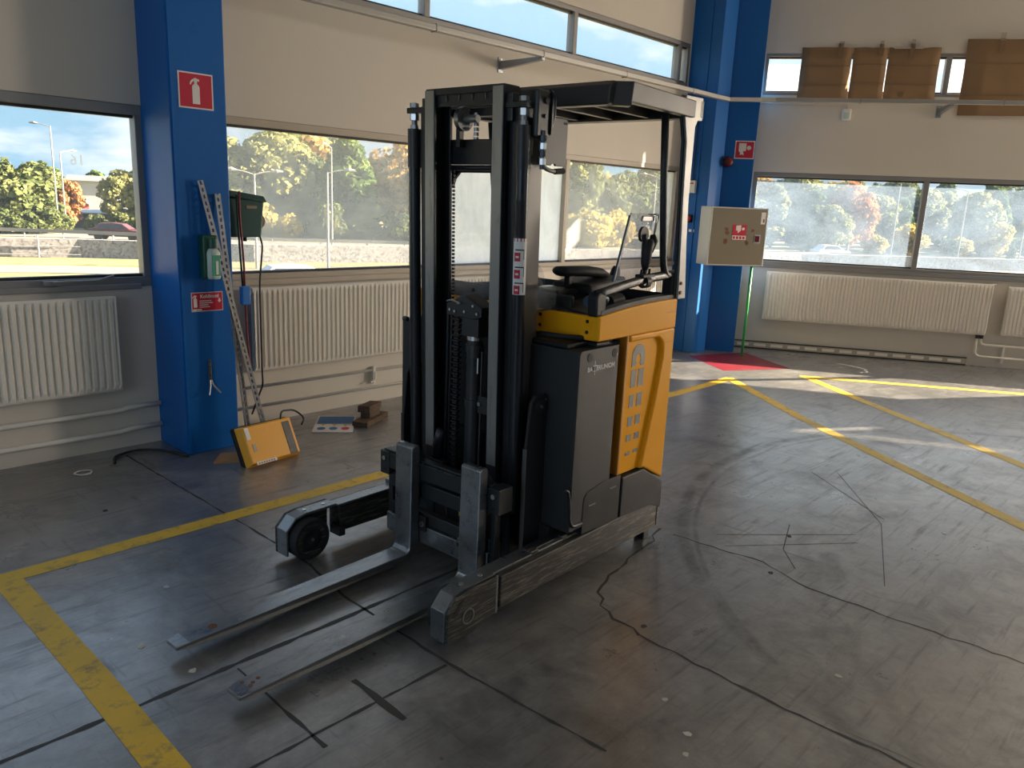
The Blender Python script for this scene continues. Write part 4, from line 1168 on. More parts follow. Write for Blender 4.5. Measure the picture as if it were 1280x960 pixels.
for sgn in (-1, 1):
    yin = TC + sgn * .168; you = TC + sgn * .225
    r_ = upright(min(yin, you), max(yin, you), 2.445, 2.555, .12, 2.098, 'mast_black', 'inner_mast_rail', openside=-sgn if sgn < 0 else 1, web=(min(yin, you) if sgn < 0 else max(yin, you) - .014))
    p = T(); p.box(2.443, 2.447, min(yin, you) + .002, max(yin, you) - .002, .50, 2.095); p.lean(lean); p.build('rail_face', 'rail_steel', r_)
    y0, y1 = TC + sgn * .232, TC + sgn * .288
    ro = upright(min(y0, y1), max(y0, y1), 2.478, 2.622, .05, 2.04, 'mast_black', 'outer_mast_rail', web=(min(y0, y1) if sgn < 0 else max(y0, y1) - .014))
    # flank plate of the outer rail, paler on the near rail only
    p = T(); yy = TC + sgn * .290
    p.box(2.50, 2.622, min(yy, yy - sgn * .004), max(yy, yy - sgn * .004), .75, 1.80); p.lean(lean); p.build('rail_flank', 'flank_steel' if sgn < 0 else 'mast_black', ro)
    # side lift cylinder: barrel, gland, rod and head fitting
    yc_ = TC + sgn * .325 if sgn > 0 else TC - .308
    p = T(); p.cyl((2.475, yc_, .30), (2.475, yc_, 1.80), .027, 20); p.lean(lean); cyl_ = smooth_by_angle(p.build('lift_cylinder', 'mast_black', truck))
    p = T(); p.cyl((2.475, yc_, 1.78), (2.475, yc_, 1.945), .031, 20); p.lean(lean); smooth_by_angle(p.build('cylinder_head', 'black_paint', cyl_))
    p = T(); p.cyl((2.475, yc_, 1.94), (2.475, yc_, 2.05), .013, 14); p.lean(lean); smooth_by_angle(p.build('piston_rod', 'rail_steel', cyl_))
    for z0_, z1_, rr_, mm_ in ((1.982, 2.008, .021, 'bolt_steel'), (2.036, 2.054, .021, 'rail_steel'), (1.945, 1.962, .018, 'rail_steel')):
        p = T(); p.cyl((2.475, yc_, z0_), (2.475, yc_, z1_), rr_, 6); p.lean(lean); p.build('nut', mm_, cyl_)
    p = T(); p.box(2.455, 2.50, min(yc_ - .03, you), max(yc_ + .03, you), 2.01, 2.034); p.box(2.46, 2.50, min(you, you + sgn * .035), max(you, you + sgn * .035), 1.96, 2.07); p.lean(lean)
    p.build('top_bracket', 'mast_black', cyl_, bevel=.003)
    p = T(); p.box(2.47, 2.512, yc_ - .022, yc_ - .022 + .044, 1.83, 1.92); p.lean(lean); p.build('clamp_band', 'mid_grey', cyl_, bevel=.004)
    if sgn < 0:
        # warning sticker wrapped round the barrel
        a0, a1 = -1.9, .35
        p = T(); rr_ = .0276
        rows = []
        for z_ in (1.275, 1.505):
            rows.append([(2.475 - rr_ * math.cos(a), yc_ + rr_ * math.sin(a), z_) for a in np.linspace(a0, a1 + .5, 14)])
        p.grid(rows); p.lean(lean); st = p.build('warning_sticker', 'white_print', cyl_, smooth=True)

        def on(z0_, z1_, b0, b1, m, nm):
            p = T(); rr2 = .0281
            p.grid([[(2.475 - rr2 * math.cos(a), yc_ + rr2 * math.sin(a), z_) for a in np.linspace(b0, b1, 6)] for z_ in (z0_, z1_)])
            p.lean(lean); return p.build(nm, m, cyl_)
        on(1.492, 1.505, a0, a1 + .5, 'sign_red', 'red_band')
        for k, z_ in enumerate((1.43, 1.36, 1.295)):
            on(z_ - .018, z_ + .018, -.75, .25, 'sign_red', 'red_pictogram')
            on(z_ + .026, z_ + .031, -1.3, .1, 'rubber', 'pictogram_line')
            on(z_ - .01, z_ + .03, -1.35, -1.25, 'rubber', 'pictogram_line')
            on(z_ - .004, z_ + .004, -.5, 0, 'white_print', 'pictogram_line')
        for z_ in (1.55, 1.60, 1.65):
            on(z_, z_ + .004, -1.3, .3, 'rubber', 'scale_mark')
        on(1.512, 1.655, -1.1, .2, 'black_plastic', 'grey_sticker')
# cross members
p = T(); p.box(2.45, 2.545, TC - .226, TC + .226, 2.075, 2.104); p.lean(lean); xt = p.build('top_cross_member', 'mast_black', truck, bevel=.004)
p = T(); p.box(2.462, 2.47, TC - .168, TC + .168, 2.03, 2.076); p.lean(lean); p.build('stiffener', 'mast_black', xt)
for k in range(4):
    p = T(); p.box(2.455, 2.463, TC - .12 + k * .075, TC - .118 + k * .075, 2.05, 2.076); p.lean(lean); p.build('rib', 'rail_steel', xt)
p = T(); p.box(2.56, 2.605, TC - .23, TC + .23, 1.80, 1.905); p.lean(lean); p.build('cross_member', 'black_paint', truck, bevel=.004)
p = T(); p.box(2.57, 2.61, TC - .23, TC + .23, 2.0, 2.035); p.lean(lean); p.build('cross_member', 'black_paint', truck, bevel=.004)
p = T(); p.cyl((2.555, TC - .17, 1.785), (2.555, TC + .17, 1.785), .012, 12); p.lean(lean); smooth_by_angle(p.build('tie_bar', 'mast_black', truck))
p = T(); p.box(2.50, 2.56, TC - .17, TC + .17, .15, .26); p.build('cross_member', 'black_paint', truck, bevel=.004)
# hose pulley at the top with its axle
p = T(); p.disc_ring((2.53, TC + .075, 1.985), (0, 1, 0), .022, .050, -.012, .012, 26); p.lean(lean); pu = smooth_by_angle(p.build('hose_pulley', 'worn_steel', truck))
p = T(); p.cyl((2.53, TC - .01, 1.985), (2.53, TC + .10, 1.985), .016, 14); p.lean(lean); smooth_by_angle(p.build('axle', 'rail_steel', pu))
p = T(); p.box(2.52, 2.545, TC + .088, TC + .11, 1.87, 1.97); p.lean(lean); p.build('pulley_bracket', 'black_paint', pu)
for k in range(6):
    p = T(); p.cyl((2.575, TC + .04, 1.90 + k * .02), (2.575, TC + .04, 1.914 + k * .02), .012, 8); p.lean(lean); p.build('chain_link', 'rail_steel', pu)
# ragged edge of chain along the left inner rail
p = T()
for k in range(46):
    p.box(2.545, 2.556, TC + .148, TC + .1555, 1.02 + k * .0165, 1.031 + k * .0165)
p.lean(lean); o = p.build('side_chain', 'mast_black', truck); tag(o, kind='stuff')

# ---- free lift cylinder in the middle with its chain and head
p = T(); p.cyl((2.51, 2.33, .26), (2.51, 2.33, 1.06), .036, 22); fl = smooth_by_angle(p.build('free_lift_cylinder', 'black_paint', truck))
for z0_, rr_, m in ((.99, .042, 'black_paint'), (.93, .040, 'mast_black'), (.74, .041, 'black_paint')):
    T().cyl((2.51, 2.33, z0_), (2.51, 2.33, z0_ + .035), rr_, 20).build('clamp_ring', m, fl)
T().cyl((2.51, 2.33, 1.045), (2.51, 2.33, 1.063), .038, 20).build('gland', 'bolt_steel', fl)
T().box(2.478, 2.55, 2.285, 2.385, 1.06, 1.16).build('crosshead', 'black_paint', fl, bevel=.004)
hd = T().prism([(2.475, 1.145), (2.475, 1.195), (2.37, 1.245), (2.262, 1.195), (2.262, 1.155), (2.30, 1.14)], 'x', 2.47, 2.56).build('head_plate', 'black_paint', fl, bevel=.004)
for q in ((2.45, 1.17), (2.40, 1.205), (2.36, 1.17), (2.31, 1.20), (2.285, 1.168), (2.42, 1.165)):
    T().cyl((2.464, q[0], q[1]), (2.472, q[0], q[1]), .006, 8).build('bolt', 'bolt_steel', fl)
T().tube(bend([(2.468, 2.47, 1.205), (2.462, 2.44, 1.215), (2.46, 2.38, 1.205)], .02), .004, 6).build('guard_wire', 'bolt_steel', fl)
for q in (2.475, 2.452):
    T().tube(bend([(2.50, 2.40, 1.20), (2.49, q - .02, 1.205), (2.485, q, 1.17), (2.485, q, .38)], .05), .008, 8).build('hose', 'mast_black', fl, smooth=True)
p = T()
for k in range(62):
    z_ = .40 + k * .0125
    if k % 2: p.box(2.478, 2.492, 2.405, 2.431, z_, z_ + .010)
    else: p.box(2.474, 2.496, 2.398, 2.438, z_ + .001, z_ + .009)
tag(p.build('lift_chain', 'mast_black', fl), kind='stuff')
T().cyl((2.50, 2.275, .30), (2.50, 2.275, 1.0), .006, 8).build('pipe', 'black_paint', fl)
T().box(2.49, 2.56, 2.225, 2.285, .72, .80).build('bracket', 'black_paint', fl, bevel=.003)
T().cyl((2.482, 2.272, .765), (2.492, 2.272, .765), .009, 10).build('bolt', 'bolt_steel', fl)
T().cyl((2.49, 2.29, .90), (2.49, 2.29, .97), .005, 8).build('pin', 'bolt_steel', fl)
# hose stub at the lower left inside the mast
T().tube(bend([(2.47, 2.52, .46), (2.465, 2.51, .53), (2.47, 2.49, .60)], .03), .022, 10).build('hose_stub', 'mast_black', truck, smooth=True)
T().box(2.44, 2.50, 2.45, 2.54, .44, .46).build('hose_shelf', 'mast_black', truck, bevel=.003)

# ---- side wedges that brace the mast on the legs
for y0, y1 in ((1.988, 2.004), (2.766, 2.782)):
    w_ = T().prism([(2.49, .13), (2.485, .62), (2.505, .82), (2.53, .85), (2.60, .85), (2.632, .82), (2.735, .13)], 'y', y0, y1).build('mast_brace', 'black_plastic', truck, bevel=.004)
    T().prism([(2.486, .13), (2.481, .62), (2.488, .62), (2.493, .13)], 'y', y0 - .002, y1 + .002).build('lit_edge_strip', 'flank_steel' if y0 < 2.3 else 'black_paint', w_, bevel=.002)  # pale strip on the near brace paints its lit front edge
    T().cyl((2.56, y0 - .01, .80), (2.56, y1 + .01, .80), .03, 16).build('pivot', 'black_paint', w_)
    T().cyl((2.56, y0 - .016, .80), (2.56, y0 - .008, .80), .008, 8).build('bolt', 'bolt_steel', w_)
    T().cyl((2.60, y0 - .006, .825), (2.60, y0, .825), .006, 8).build('bolt', 'brass', w_)
T().cyl((2.47, TC + .345, 1.09), (2.47, TC + .37, 1.09), .012, 10).build('knob', 'black_paint', truck)

# ---- upper right bracket, hoses and grey plate beside the mast head
up_ = T().box(2.50, 2.585, 2.028, 2.055, 1.90, 2.085).build('mast_head_bracket', 'black_paint', truck, bevel=.01)
T().tube(bend([(2.59, 2.04, 1.92), (2.62, 2.04, 1.98), (2.62, 2.04, 2.07), (2.585, 2.04, 2.085)], .04), .010, 8).build('guard_loop', 'mast_black', up_, smooth=True)
T().box(2.585, 2.595, 2.02, 2.06, 1.92, 2.08).build('edge_flange', 'mast_black', up_)
T().cyl((2.555, 2.02, 2.045), (2.555, 2.03, 2.045), .014, 12).build('bolt', 'mast_black', up_)
T().cyl((2.55, 2.02, 1.985), (2.55, 2.03, 1.985), .008, 10).build('bolt', 'mast_black', up_)
pl = T().prism([(2.545, 1.80), (2.545, 1.99)] + [(2.70, 1.99)] + arc_pts(2.715, 1.975, .015, PI / 2, 0, 4) + [(2.73, 1.83)] + arc_pts(2.705, 1.825, .025, 0, -PI / 2, 4) + [(2.66, 1.80), (2.655, 1.808), (2.635, 1.808), (2.63, 1.80)], 'y', 2.046, 2.056).build('grey_plate', 'mid_grey', truck, bevel=.002)
for q in (2.705, 2.718):
    T().cyl((q, 2.0445, 1.972), (q, 2.0475, 1.972), .005, 8).build('hole', 'rubber', pl)
T().tube(bend([(2.545, 2.03, 1.86), (2.545, 2.025, 1.79), (2.60, 2.02, 1.775), (2.67, 2.02, 1.78)], .035), .009, 8).build('hose', 'rail_steel', up_, smooth=True)
T().cyl((2.62, 2.02, 1.776), (2.68, 2.02, 1.781), .012, 8).build('hose_end', 'rubber', up_)
for z_, m in ((1.90, 'mast_black'), (1.87, 'bolt_steel'), (1.84, 'mast_black'), (1.81, 'bolt_steel')):
    T().cyl((2.545, 2.028, z_ - .012), (2.545, 2.028, z_ + .012), .015, 8).build('hose_fitting', m, up_)
T().cyl((2.545, 2.028, 1.78), (2.545, 2.028, 1.93), .009, 8).build('hose_riser', 'mast_black', up_)

# ---- battery
bat = T().box(2.615, 2.905, 1.836, 2.93, .24, 1.053).build('battery_box', 'battery_grey', truck, bevel=.008)
T().prism([(2.61, .25)] + [(2.61, 1.03)] + arc_pts(2.63, 1.035, .02, PI, PI / 2, 4) + [(2.906, 1.055), (2.906, .25)], 'y', 1.828, 1.838).build('side_plate', 'battery_grey', bat, bevel=.003)
for q in (2.685, 2.872):
    T().cyl((q, 1.8265, 1.022), (q, 1.832, 1.022), .019, 16).build('lifting_hole', 'rubber', bat)
text('lettering', 'BA', .030, (2.688, 1.8268, .970), bat, 'white_print', TRUCK, TB, bold=.0006, roll=0)
text('lettering', 'ERIUNION', .030, (2.806, 1.8268, .970), bat, 'white_print', TRUCK, TB, bold=.0006)
m_ = T(); m_.box(2.722, 2.7255, 1.8262, 1.8275, .942, 1.005); m_.box(2.709, 2.739, 1.8262, 1.8275, .981, .985); m_.box(2.714, 2.734, 1.8262, 1.8275, .958, .961)
m_.build('cross_mark', 'white_print', bat)
T().box(2.62, 2.93, 1.90, 2.86, 1.056, 1.075).build('battery_cover', 'black_plastic', bat, bevel=.005)
T().tube(bend([(2.63, 2.06, 1.10), (2.64, 1.96, 1.10), (2.78, 1.89, 1.085), (2.90, 1.87, 1.075)], .05), .012, 8).build('battery_cable', 'rubber', bat, smooth=True)
T().box(2.76, 2.86, 1.85, 1.90, 1.056, 1.072).build('cable_plug', 'black_plastic', bat, bevel=.004)
# chassis wall between mast and battery and around the middle
T().box(2.58, 2.612, 2.06, 2.74, .12, .60).build('chassis_wall', 'black_paint', truck)
T().box(2.60, 3.38, 1.93, 2.84, .10, .25).build('chassis', 'black_paint', truck)
# rubber bump strip at the battery foot
T().tube(bend([(2.70, 1.826, .27), (2.625, 1.822, .275), (2.60, 1.822, .31), (2.592, 1.822, .40), (2.575, 1.822, .455), (2.555, 1.83, .46)], .03), .007, 8).build('retaining_bar', 'black_paint', truck, smooth=True)

# ---- lower rear chassis covers
cv = T().prism([(2.705, .215), (2.705, .365)] + arc_pts(2.755, .362, .05, PI, PI / 2, 5) + [(2.86, .428), (3.00, .424), (3.00, .205)], 'y', 1.826, 1.93).build('lower_cover', 'black_plastic', truck, bevel=.006)
for q, z_ in ((2.75, .335), (2.915, .375)):
    T().box(q, q + .05, 1.8248, 1.827, z_, z_ + .006).build('scuff_mark', 'decal_grey', cv)
rc = T().prism([(3.012, .205), (3.012, .408), (3.205, .405), (3.398, .298), (3.405, .19), (3.40, .15), (3.30, .19)], 'y', 1.822, 1.96).build('rear_cover', 'black_plastic', truck, bevel=.006)
T().prism([(3.012, .205), (3.012, .408), (3.205, .405), (3.398, .298), (3.405, .19), (3.40, .15)], 'y', 2.80, 2.938).build('rear_cover', 'black_plastic', truck, bevel=.006)

# ---- yellow body
zt = lambda x: 1.19 + (x - 2.735) / (3.40 - 2.735) * .037 + .012 * math.sin(PI * (x - 2.735) / .665)
topc = [(x, zt(x)) for x in np.linspace(2.735, 3.40, 9)]
# cross band at the front of the cab
T().box(2.735, 2.765, 1.852, 2.93, 1.083, 1.188).build('front_band', 'truck_yellow', truck, bevel=.006)
for y_ in (1.888, 2.145):
    for z_ in (1.165, 1.118):
        T().cyl((2.732, y_, z_), (2.738, y_, z_), .008, 10).build('bolt', 'rubber', truck)
# side panel with its rounded recess
OUT = [(2.735, 1.083)] + topc + [(3.398, .312), (3.205, .412), (3.178, .41)]
# recess outline, counter-clockwise from bottom right
rec = [(3.178, .41), (3.275, .78), (3.305, .95)] + arc_pts(3.235, .985, .075, -.1, PI / 2, 7) + [(3.00, 1.062), (3.00, 1.083)]
panel = OUT + rec[1:]
sp = T()
sp.prism([(2.735, 1.083)] + topc + [(3.40, 1.083)], 'y', 1.826, 1.862)
body = sp.build('side_panel', 'truck_yellow', truck, bevel=.008)
low = [(3.40, 1.084), (3.398, .312), (3.205, .412), (3.172, .41), (3.268, .78), (3.300, .95)] + arc_pts(3.232, .985, .068, -.1, PI / 2, 7) + [(3.00, 1.053), (2.995, 1.084)]
T().prism(low, 'y', 1.826, 1.862).build('recess_surround', 'truck_yellow', body, bevel=.010)
T().prism([(2.985, .414), (2.985, 1.084), (3.36, 1.084), (3.36, .38), (3.205, .412)], 'y', 1.846, 1.90).build('recessed_panel', 'truck_yellow', body, bevel=.004)
T().box(2.975, 2.992, 1.832, 1.95, .414, 1.083).build('edge_flange', 'truck_yellow_dark', body, bevel=.004)
T().box(2.735, 3.40, 2.905, 2.937, 1.083, 1.20).build('far_side_panel', 'truck_yellow', truck, bevel=.008)
T().box(2.985, 3.40, 2.905, 2.937, .312, 1.083).build('far_side_panel', 'truck_yellow', truck, bevel=.008)
T().box(3.36, 3.40, 1.862, 2.905, .32, 1.22).build('rear_panel', 'truck_yellow', truck, bevel=.006)
# emblem: an arch with a round hole and rows of shrinking bars
ey = 1.8455
ar = [(3.052, .930), (3.052, .985)] + arc_pts(3.107, .978, .055, PI, 0, 12)[1:] + [(3.162, .930), (3.128, .930), (3.128, .938)] + [(3.107 + .021 * math.cos(a), .962 + .026 * math.sin(a)) for a in np.linspace(-.9, PI + .9, 12)] + [(3.086, .938), (3.086, .930)]
em = T().prism(ar, 'y', ey - .0012, ey + .0006).build('emblem', 'decal_grey', truck)
for (a, b, c, d) in ((3.054, 3.097, .832, .914), (3.117, 3.163, .830, .914), (3.054, 3.093, .735, .795), (3.118, 3.163, .733, .797), (3.054, 3.094, .642, .690), (3.120, 3.163, .642, .690), (3.054, 3.094, .568, .600), (3.122, 3.165, .568, .600), (3.054, 3.094, .498, .515), (3.124, 3.165, .500, .517)):
    T().box(a, b, ey - .0012, ey + .0006, c, d).build('emblem_bar', 'decal_grey', em)
# scratches on the panel
for (a, b, c, d) in ((3.30, 3.39, 1.165, 1.168), (3.33, 3.385, 1.075, 1.078), (3.31, 3.38, 1.02, 1.022)):
    T().box(a, b, 1.8252, 1.8265, c, d).build('scratch', 'truck_yellow_dark', body)

# ---- cab: floor tub, seat, armrest, controls
T().box(2.77, 3.36, 1.87, 2.90, 1.00, 1.06).build('cab_floor', 'black_plastic', truck)
T().box(2.79, 2.82, 2.02, 2.90, 1.06, 1.255).build('dashboard', 'black_plastic', truck, bevel=.01)
T().hexa([(2.77, 1.87, 1.08), (3.10, 1.87, 1.10), (3.10, 2.15, 1.10), (2.77, 2.15, 1.08), (2.77, 1.87, 1.186), (3.10, 1.87, 1.20), (3.10, 2.12, 1.235), (2.77, 2.12, 1.21)]).build('console', 'black_plastic', truck, bevel=.012)
# seat facing sideways
se = T()
se.loft([[(x_, y_, z_ + dz) for x_, y_ in [(2.86, 2.50), (2.86, 2.84), (3.28, 2.84), (3.28, 2.50)]] for z_, dz in ((1.06, 0), (1.14, 0))])
seat = se.build('seat', 'seat_cloth', truck, bevel=.03)
bk = T()
rings = []
for (z_, yo, t_, hw) in ((1.08, 2.78, .06, .20), (1.14, 2.79, .06, .22), (1.20, 2.80, .05, .20), (1.225, 2.81, .03, .13)):
    rings.append([(3.04 + hw * math.cos(a), yo + t_ * math.sin(a), z_) for a in np.linspace(0, 2 * PI, 17)[:-1]])
bk.loft(rings); bk.build('backrest', 'seat_cloth', truck, smooth=True)
# folded seat wing seen past the mast
wg = T(); wg.loft([[(2.76 + .05 * math.cos(a), 2.30 + .12 * math.sin(a), 1.16) for a in np.linspace(0, 2 * PI, 13)[:-1]], [(2.755 + .05 * math.cos(a), 2.28 + .12 * math.sin(a), 1.30) for a in np.linspace(0, 2 * PI, 13)[:-1]], [(2.73 + .03 * math.cos(a), 2.30 + .07 * math.sin(a), 1.385) for a in np.linspace(0, 2 * PI, 13)[:-1]]])
wg.build('cushion', 'seat_cloth', truck, smooth=True)
ar_ = T().loft([[(x_, 2.20 + w_ * math.cos(a), z_ + h_ * math.sin(a)) for a in np.linspace(0, 2 * PI, 13)[:-1]] for x_, w_, z_, h_ in ((2.925, .03, 1.343, .012), (2.94, .05, 1.343, .024), (3.16, .05, 1.335, .026), (3.25, .05, 1.326, .024), (3.30, .035, 1.318, .012))]).build('armrest', 'seat_cloth', truck, smooth=True)
T().box(3.00, 3.03, 2.19, 2.22, 1.255, 1.33).build('armrest_post', 'black_plastic', ar_)
T().hexa([(3.02, 2.08, 1.235), (3.33, 2.08, 1.255), (3.33, 2.32, 1.255), (3.02, 2.32, 1.235), (3.03, 2.09, 1.285), (3.34, 2.09, 1.312), (3.34, 2.31, 1.312), (3.03, 2.31, 1.285)]).build('control_tray', 'black_plastic', truck, bevel=.012)
T().box(2.86, 3.02, 2.15, 2.30, 1.24, 1.262).build('tray_arm', 'black_plastic', truck, bevel=.006)
jy = T().tube([(3.39, 2.2, 1.20), (3.395, 2.2, 1.28), (3.41, 2.2, 1.33), (3.412, 2.2, 1.352)], [.035, .032, .024, .014], 14).build('joystick', 'black_plastic', truck, smooth=True)
T().box(3.36, 3.37, 1.90, 2.85, 1.06, 1.25).build('cab_rear_wall', 'black_plastic', truck)
hl = T().tube(bend([(2.80, 1.93, 1.245), (2.88, 1.93, 1.255), (2.935, 1.93, 1.245), (2.92, 1.93, 1.225)], .03), .014, 10).build('handle', 'handle_blue', truck, smooth=True)
T().cyl((2.785, 1.93, 1.24), (2.825, 1.93, 1.245), .024, 14).build('handle_knob', 'handle_blue', hl)
T().cyl((2.96, 1.935, 1.225), (3.05, 1.935, 1.235), .03, 12).build('lever_boot', 'rubber', truck)
# worn clear shield by the mast
T().prism([(2.60, 1.20), (2.60, 1.415)] + arc_pts(2.60, 1.30, .105, PI / 2 - .1, .2, 7) + [(2.735, 1.205)], 'y', 2.105, 2.111).build('clear_shield', 'plexi_worn', truck)
T().box(2.62, 2.73, 2.06, 2.105, 1.196, 1.30).build('clear_shield', 'plexi_worn', truck)
T().cyl((2.70, 2.056, 1.245), (2.70, 2.062, 1.245), .006, 8).build('screw', 'rubber', truck)
# clear screen behind the mast with its rounded black frame
scr = T().box(2.640, 2.646, 2.16, 2.62, 1.20, 1.775).build('mast_screen', 'plexi_worn', truck)
for q in (2.322, 2.47):
    T().cyl((2.632, q, 1.245), (2.641, q, 1.245), .008, 10).build('screw', 'rubber', scr)
fr = [(2.155, 1.78), (2.155, 1.70), (2.17, 1.74)] + [(2.20, 1.768)] + [(2.58, 1.768), (2.61, 1.74), (2.625, 1.70), (2.625, 1.78)]
T().prism(fr, 'x', 2.634, 2.652).build('screen_frame', 'black_paint', scr)

# ---- hand rail along the cab side and its clipboard
rl = T()
path_ = [(x_, 1.862, 1.278 + .062 * math.sin((x_ - 2.74) / .66 * PI / 2)) for x_ in np.linspace(2.745, 3.40, 12)]
rl.tube(path_, .016, 12, ry=.022); hr = rl.build('hand_rail', 'mast_black', truck, smooth=True)
T().prism([(2.728, 1.188)] + [(2.722, 1.262)] + arc_pts(2.748, 1.264, .026, PI, PI / 3, 5) + [(2.795, 1.278), (2.795, 1.19)], 'y', 1.838, 1.888).build('end_cap', 'black_plastic', hr, bevel=.008)
T().loft([[(x_, 1.836, zt(x_) - .002), (x_, 1.880, zt(x_) - .002), (x_, 1.880, zt(x_) + .020), (x_, 1.836, zt(x_) + .020)] for x_ in np.linspace(2.76, 3.39, 9)]).build('lower_trim', 'black_plastic', hr)
T().box(3.36, 3.43, 1.842, 1.90, 1.23, 1.35).build('rear_mount', 'black_plastic', hr, bevel=.008)
bdP = [(2.918, 1.325), (3.018, 1.612), (3.028, 1.622), (3.256, 1.622), (3.262, 1.612), (3.178, 1.325)]
bd = T().prism(bdP, 'y', 1.888, 1.894).build('clipboard', 'plexi_board', truck)
T().prism([(2.912, 1.325), (3.012, 1.614), (3.022, 1.614), (2.922, 1.325)], 'y', 1.886, 1.896).build('board_edge', 'handle_blue', bd)
T().prism([(3.172, 1.325), (3.256, 1.614), (3.262, 1.614), (3.178, 1.325)], 'y', 1.887, 1.895).build('board_edge', 'tape_clear', bd)
T().prism([(3.02, 1.616), (3.02, 1.622), (3.258, 1.622), (3.258, 1.616)], 'y', 1.887, 1.895).build('board_edge', 'decal_grey', bd)
T().prism([(3.10, 1.588), (3.108, 1.612), (3.205, 1.612), (3.21, 1.588)], 'y', 1.878, 1.888).build('spring_clip', 'rail_steel', bd, bevel=.003)
mnt = T().box(3.085, 3.185, 1.84, 1.885, 1.338, 1.352).build('clipboard_mount', 'black_plastic', truck, bevel=.003)
for q in (3.10, 3.17):
    T().cyl((q, 1.862, 1.30), (q, 1.862, 1.375), .006, 8).build('clamp_bolt', 'black_plastic', mnt)
T().disc_ring((3.135, 1.862, 1.318), (1, 0, 0), .022, .030, -.018, .018, 16).build('rail_clamp', 'black_plastic', mnt)
T().tube([(3.13, 1.862, 1.35), (3.13, 1.862, 1.375)], [.010, .010], 10).build('stem', 'black_plastic', mnt)
T().tube([(3.128, 1.862, 1.37), (3.13, 1.862, 1.40), (3.138, 1.865, 1.46), (3.15, 1.868, 1.49), (3.152, 1.868, 1.51)], [.012, .022, .026, .03, .02], 12).build('socket_arm', 'black_plastic', mnt, smooth=True)
T().tube([(3.165, 1.862, 1.45), (3.185, 1.862, 1.50), (3.18, 1.866, 1.53)], [.012, .022, .012], 10).build('knob', 'black_plastic', mnt, smooth=True)
T().cyl((3.12, 1.872, 1.53), (3.12, 1.886, 1.53), .035, 18).build('ball_plate', 'black_plastic', mnt)
T().tube([(3.13, 1.868, 1.48), (3.118, 1.872, 1.53)], .012, 10).build('ball', 'black_plastic', mnt)

# ---- overhead guard
zg0, zg1 = 2.045, 2.14
gf = T().prism([(2.74, zg0), (2.745, zg1 - .02), (2.775, zg1), (2.83, zg1 + .004), (2.83, zg0 + .03), (2.80, zg0)], 'y', 1.86, 2.90).build('guard_front_beam', 'black_paint', truck, bevel=.006)
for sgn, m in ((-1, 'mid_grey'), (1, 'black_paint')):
    ya, yb_ = (1.80, 1.845) if sgn < 0 else (2.915, 2.96)
    yi = 1.90 if sgn < 0 else 2.86
    y_out = ya if sgn < 0 else yb_
    # corner piece, cut at an angle in plan, then the side beam to the rear
    P_lo = [(2.745, yi, zg0), (2.80, yi + sgn * -.0, zg0), (2.87, ya if sgn > 0 else yb_, zg0), (2.82, y_out, zg0)]
    P_hi = [(2.765, yi, zg1), (2.83, yi, zg1 + .003), (2.88, ya if sgn > 0 else yb_, zg1 + .003), (2.83, y_out, zg1)]
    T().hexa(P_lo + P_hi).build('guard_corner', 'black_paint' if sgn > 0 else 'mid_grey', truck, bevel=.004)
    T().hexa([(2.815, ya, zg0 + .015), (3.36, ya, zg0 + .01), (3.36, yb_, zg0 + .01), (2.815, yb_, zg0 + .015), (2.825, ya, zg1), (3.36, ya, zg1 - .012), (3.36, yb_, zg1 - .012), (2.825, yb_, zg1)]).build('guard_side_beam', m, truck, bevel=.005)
T().box(3.32, 3.40, 1.84, 2.92, 2.05, 2.125).build('guard_rear_beam', 'black_paint', truck, bevel=.006)
for q in (2.02, 2.22, 2.42, 2.62, 2.78):
    T().hexa([(2.79, q, 2.06), (3.35, q, 2.055), (3.35, q + .022, 2.055), (2.79, q + .022, 2.06), (2.79, q, 2.125), (3.35, q, 2.115), (3.35, q + .022, 2.115), (2.79, q + .022, 2.125)]).build('guard_slat', 'mid_grey', truck, bevel=.003)
# roof sheet lying on the beams
T().hexa([(2.80, 1.86, 2.128), (3.38, 1.86, 2.118), (3.38, 2.90, 2.118), (2.80, 2.90, 2.128), (2.80, 1.86, 2.136), (3.38, 1.86, 2.126), (3.38, 2.90, 2.126), (2.80, 2.90, 2.136)]).build('roof_sheet', 'black_paint', truck)
# rear posts: flat flame-cut plates and black pipes
postP = [(3.302, 2.148), (3.462, 2.152), (3.466, 2.13), (3.468, 2.052), (3.425, 2.048), (3.408, 2.02), (3.408, 1.70), (3.425, 1.50), (3.462, 1.225), (3.390, 1.225), (3.385, 1.30), (3.352, 1.70), (3.338, 1.95), (3.315, 2.02), (3.302, 2.06)]
for ya, m in ((1.822, 'guard_grey'), (2.925, 'guard_grey')):
    po = T().prism(postP, 'y', ya, ya + .012).build('guard_post_plate', m, truck, bevel=.003)
    T().prism([(x_ - .014, z_) for x_, z_ in postP], 'y', ya + (.012 if ya < 2 else -.012), ya + (.022 if ya < 2 else 0)).build('plate_edge', 'black_paint', po, bevel=.003)
    if ya < 2:
        for q in ((3.325, 2.115), (3.332, 2.07), (3.405, 1.30), (3.405, 1.255)):
            T().cyl((q[0], ya - .004, q[1]), (q[0], ya + .001, q[1]), .009, 10).build('bolt', 'rust', po)
    yp = 1.86 if ya < 2 else 2.90
    T().tube(bend([(3.195, yp, 2.05), (3.23, yp, 1.75), (3.285, yp, 1.40), (3.31, yp, 1.345), (3.39, yp, 1.335)], .05, 6), .017, 12).build('guard_pipe', 'black_paint', truck, smooth=True)
T().box(3.44, 3.475, 1.822, 2.937, 2.06, 2.14).build('guard_tail', 'mid_grey', truck, bevel=.004)
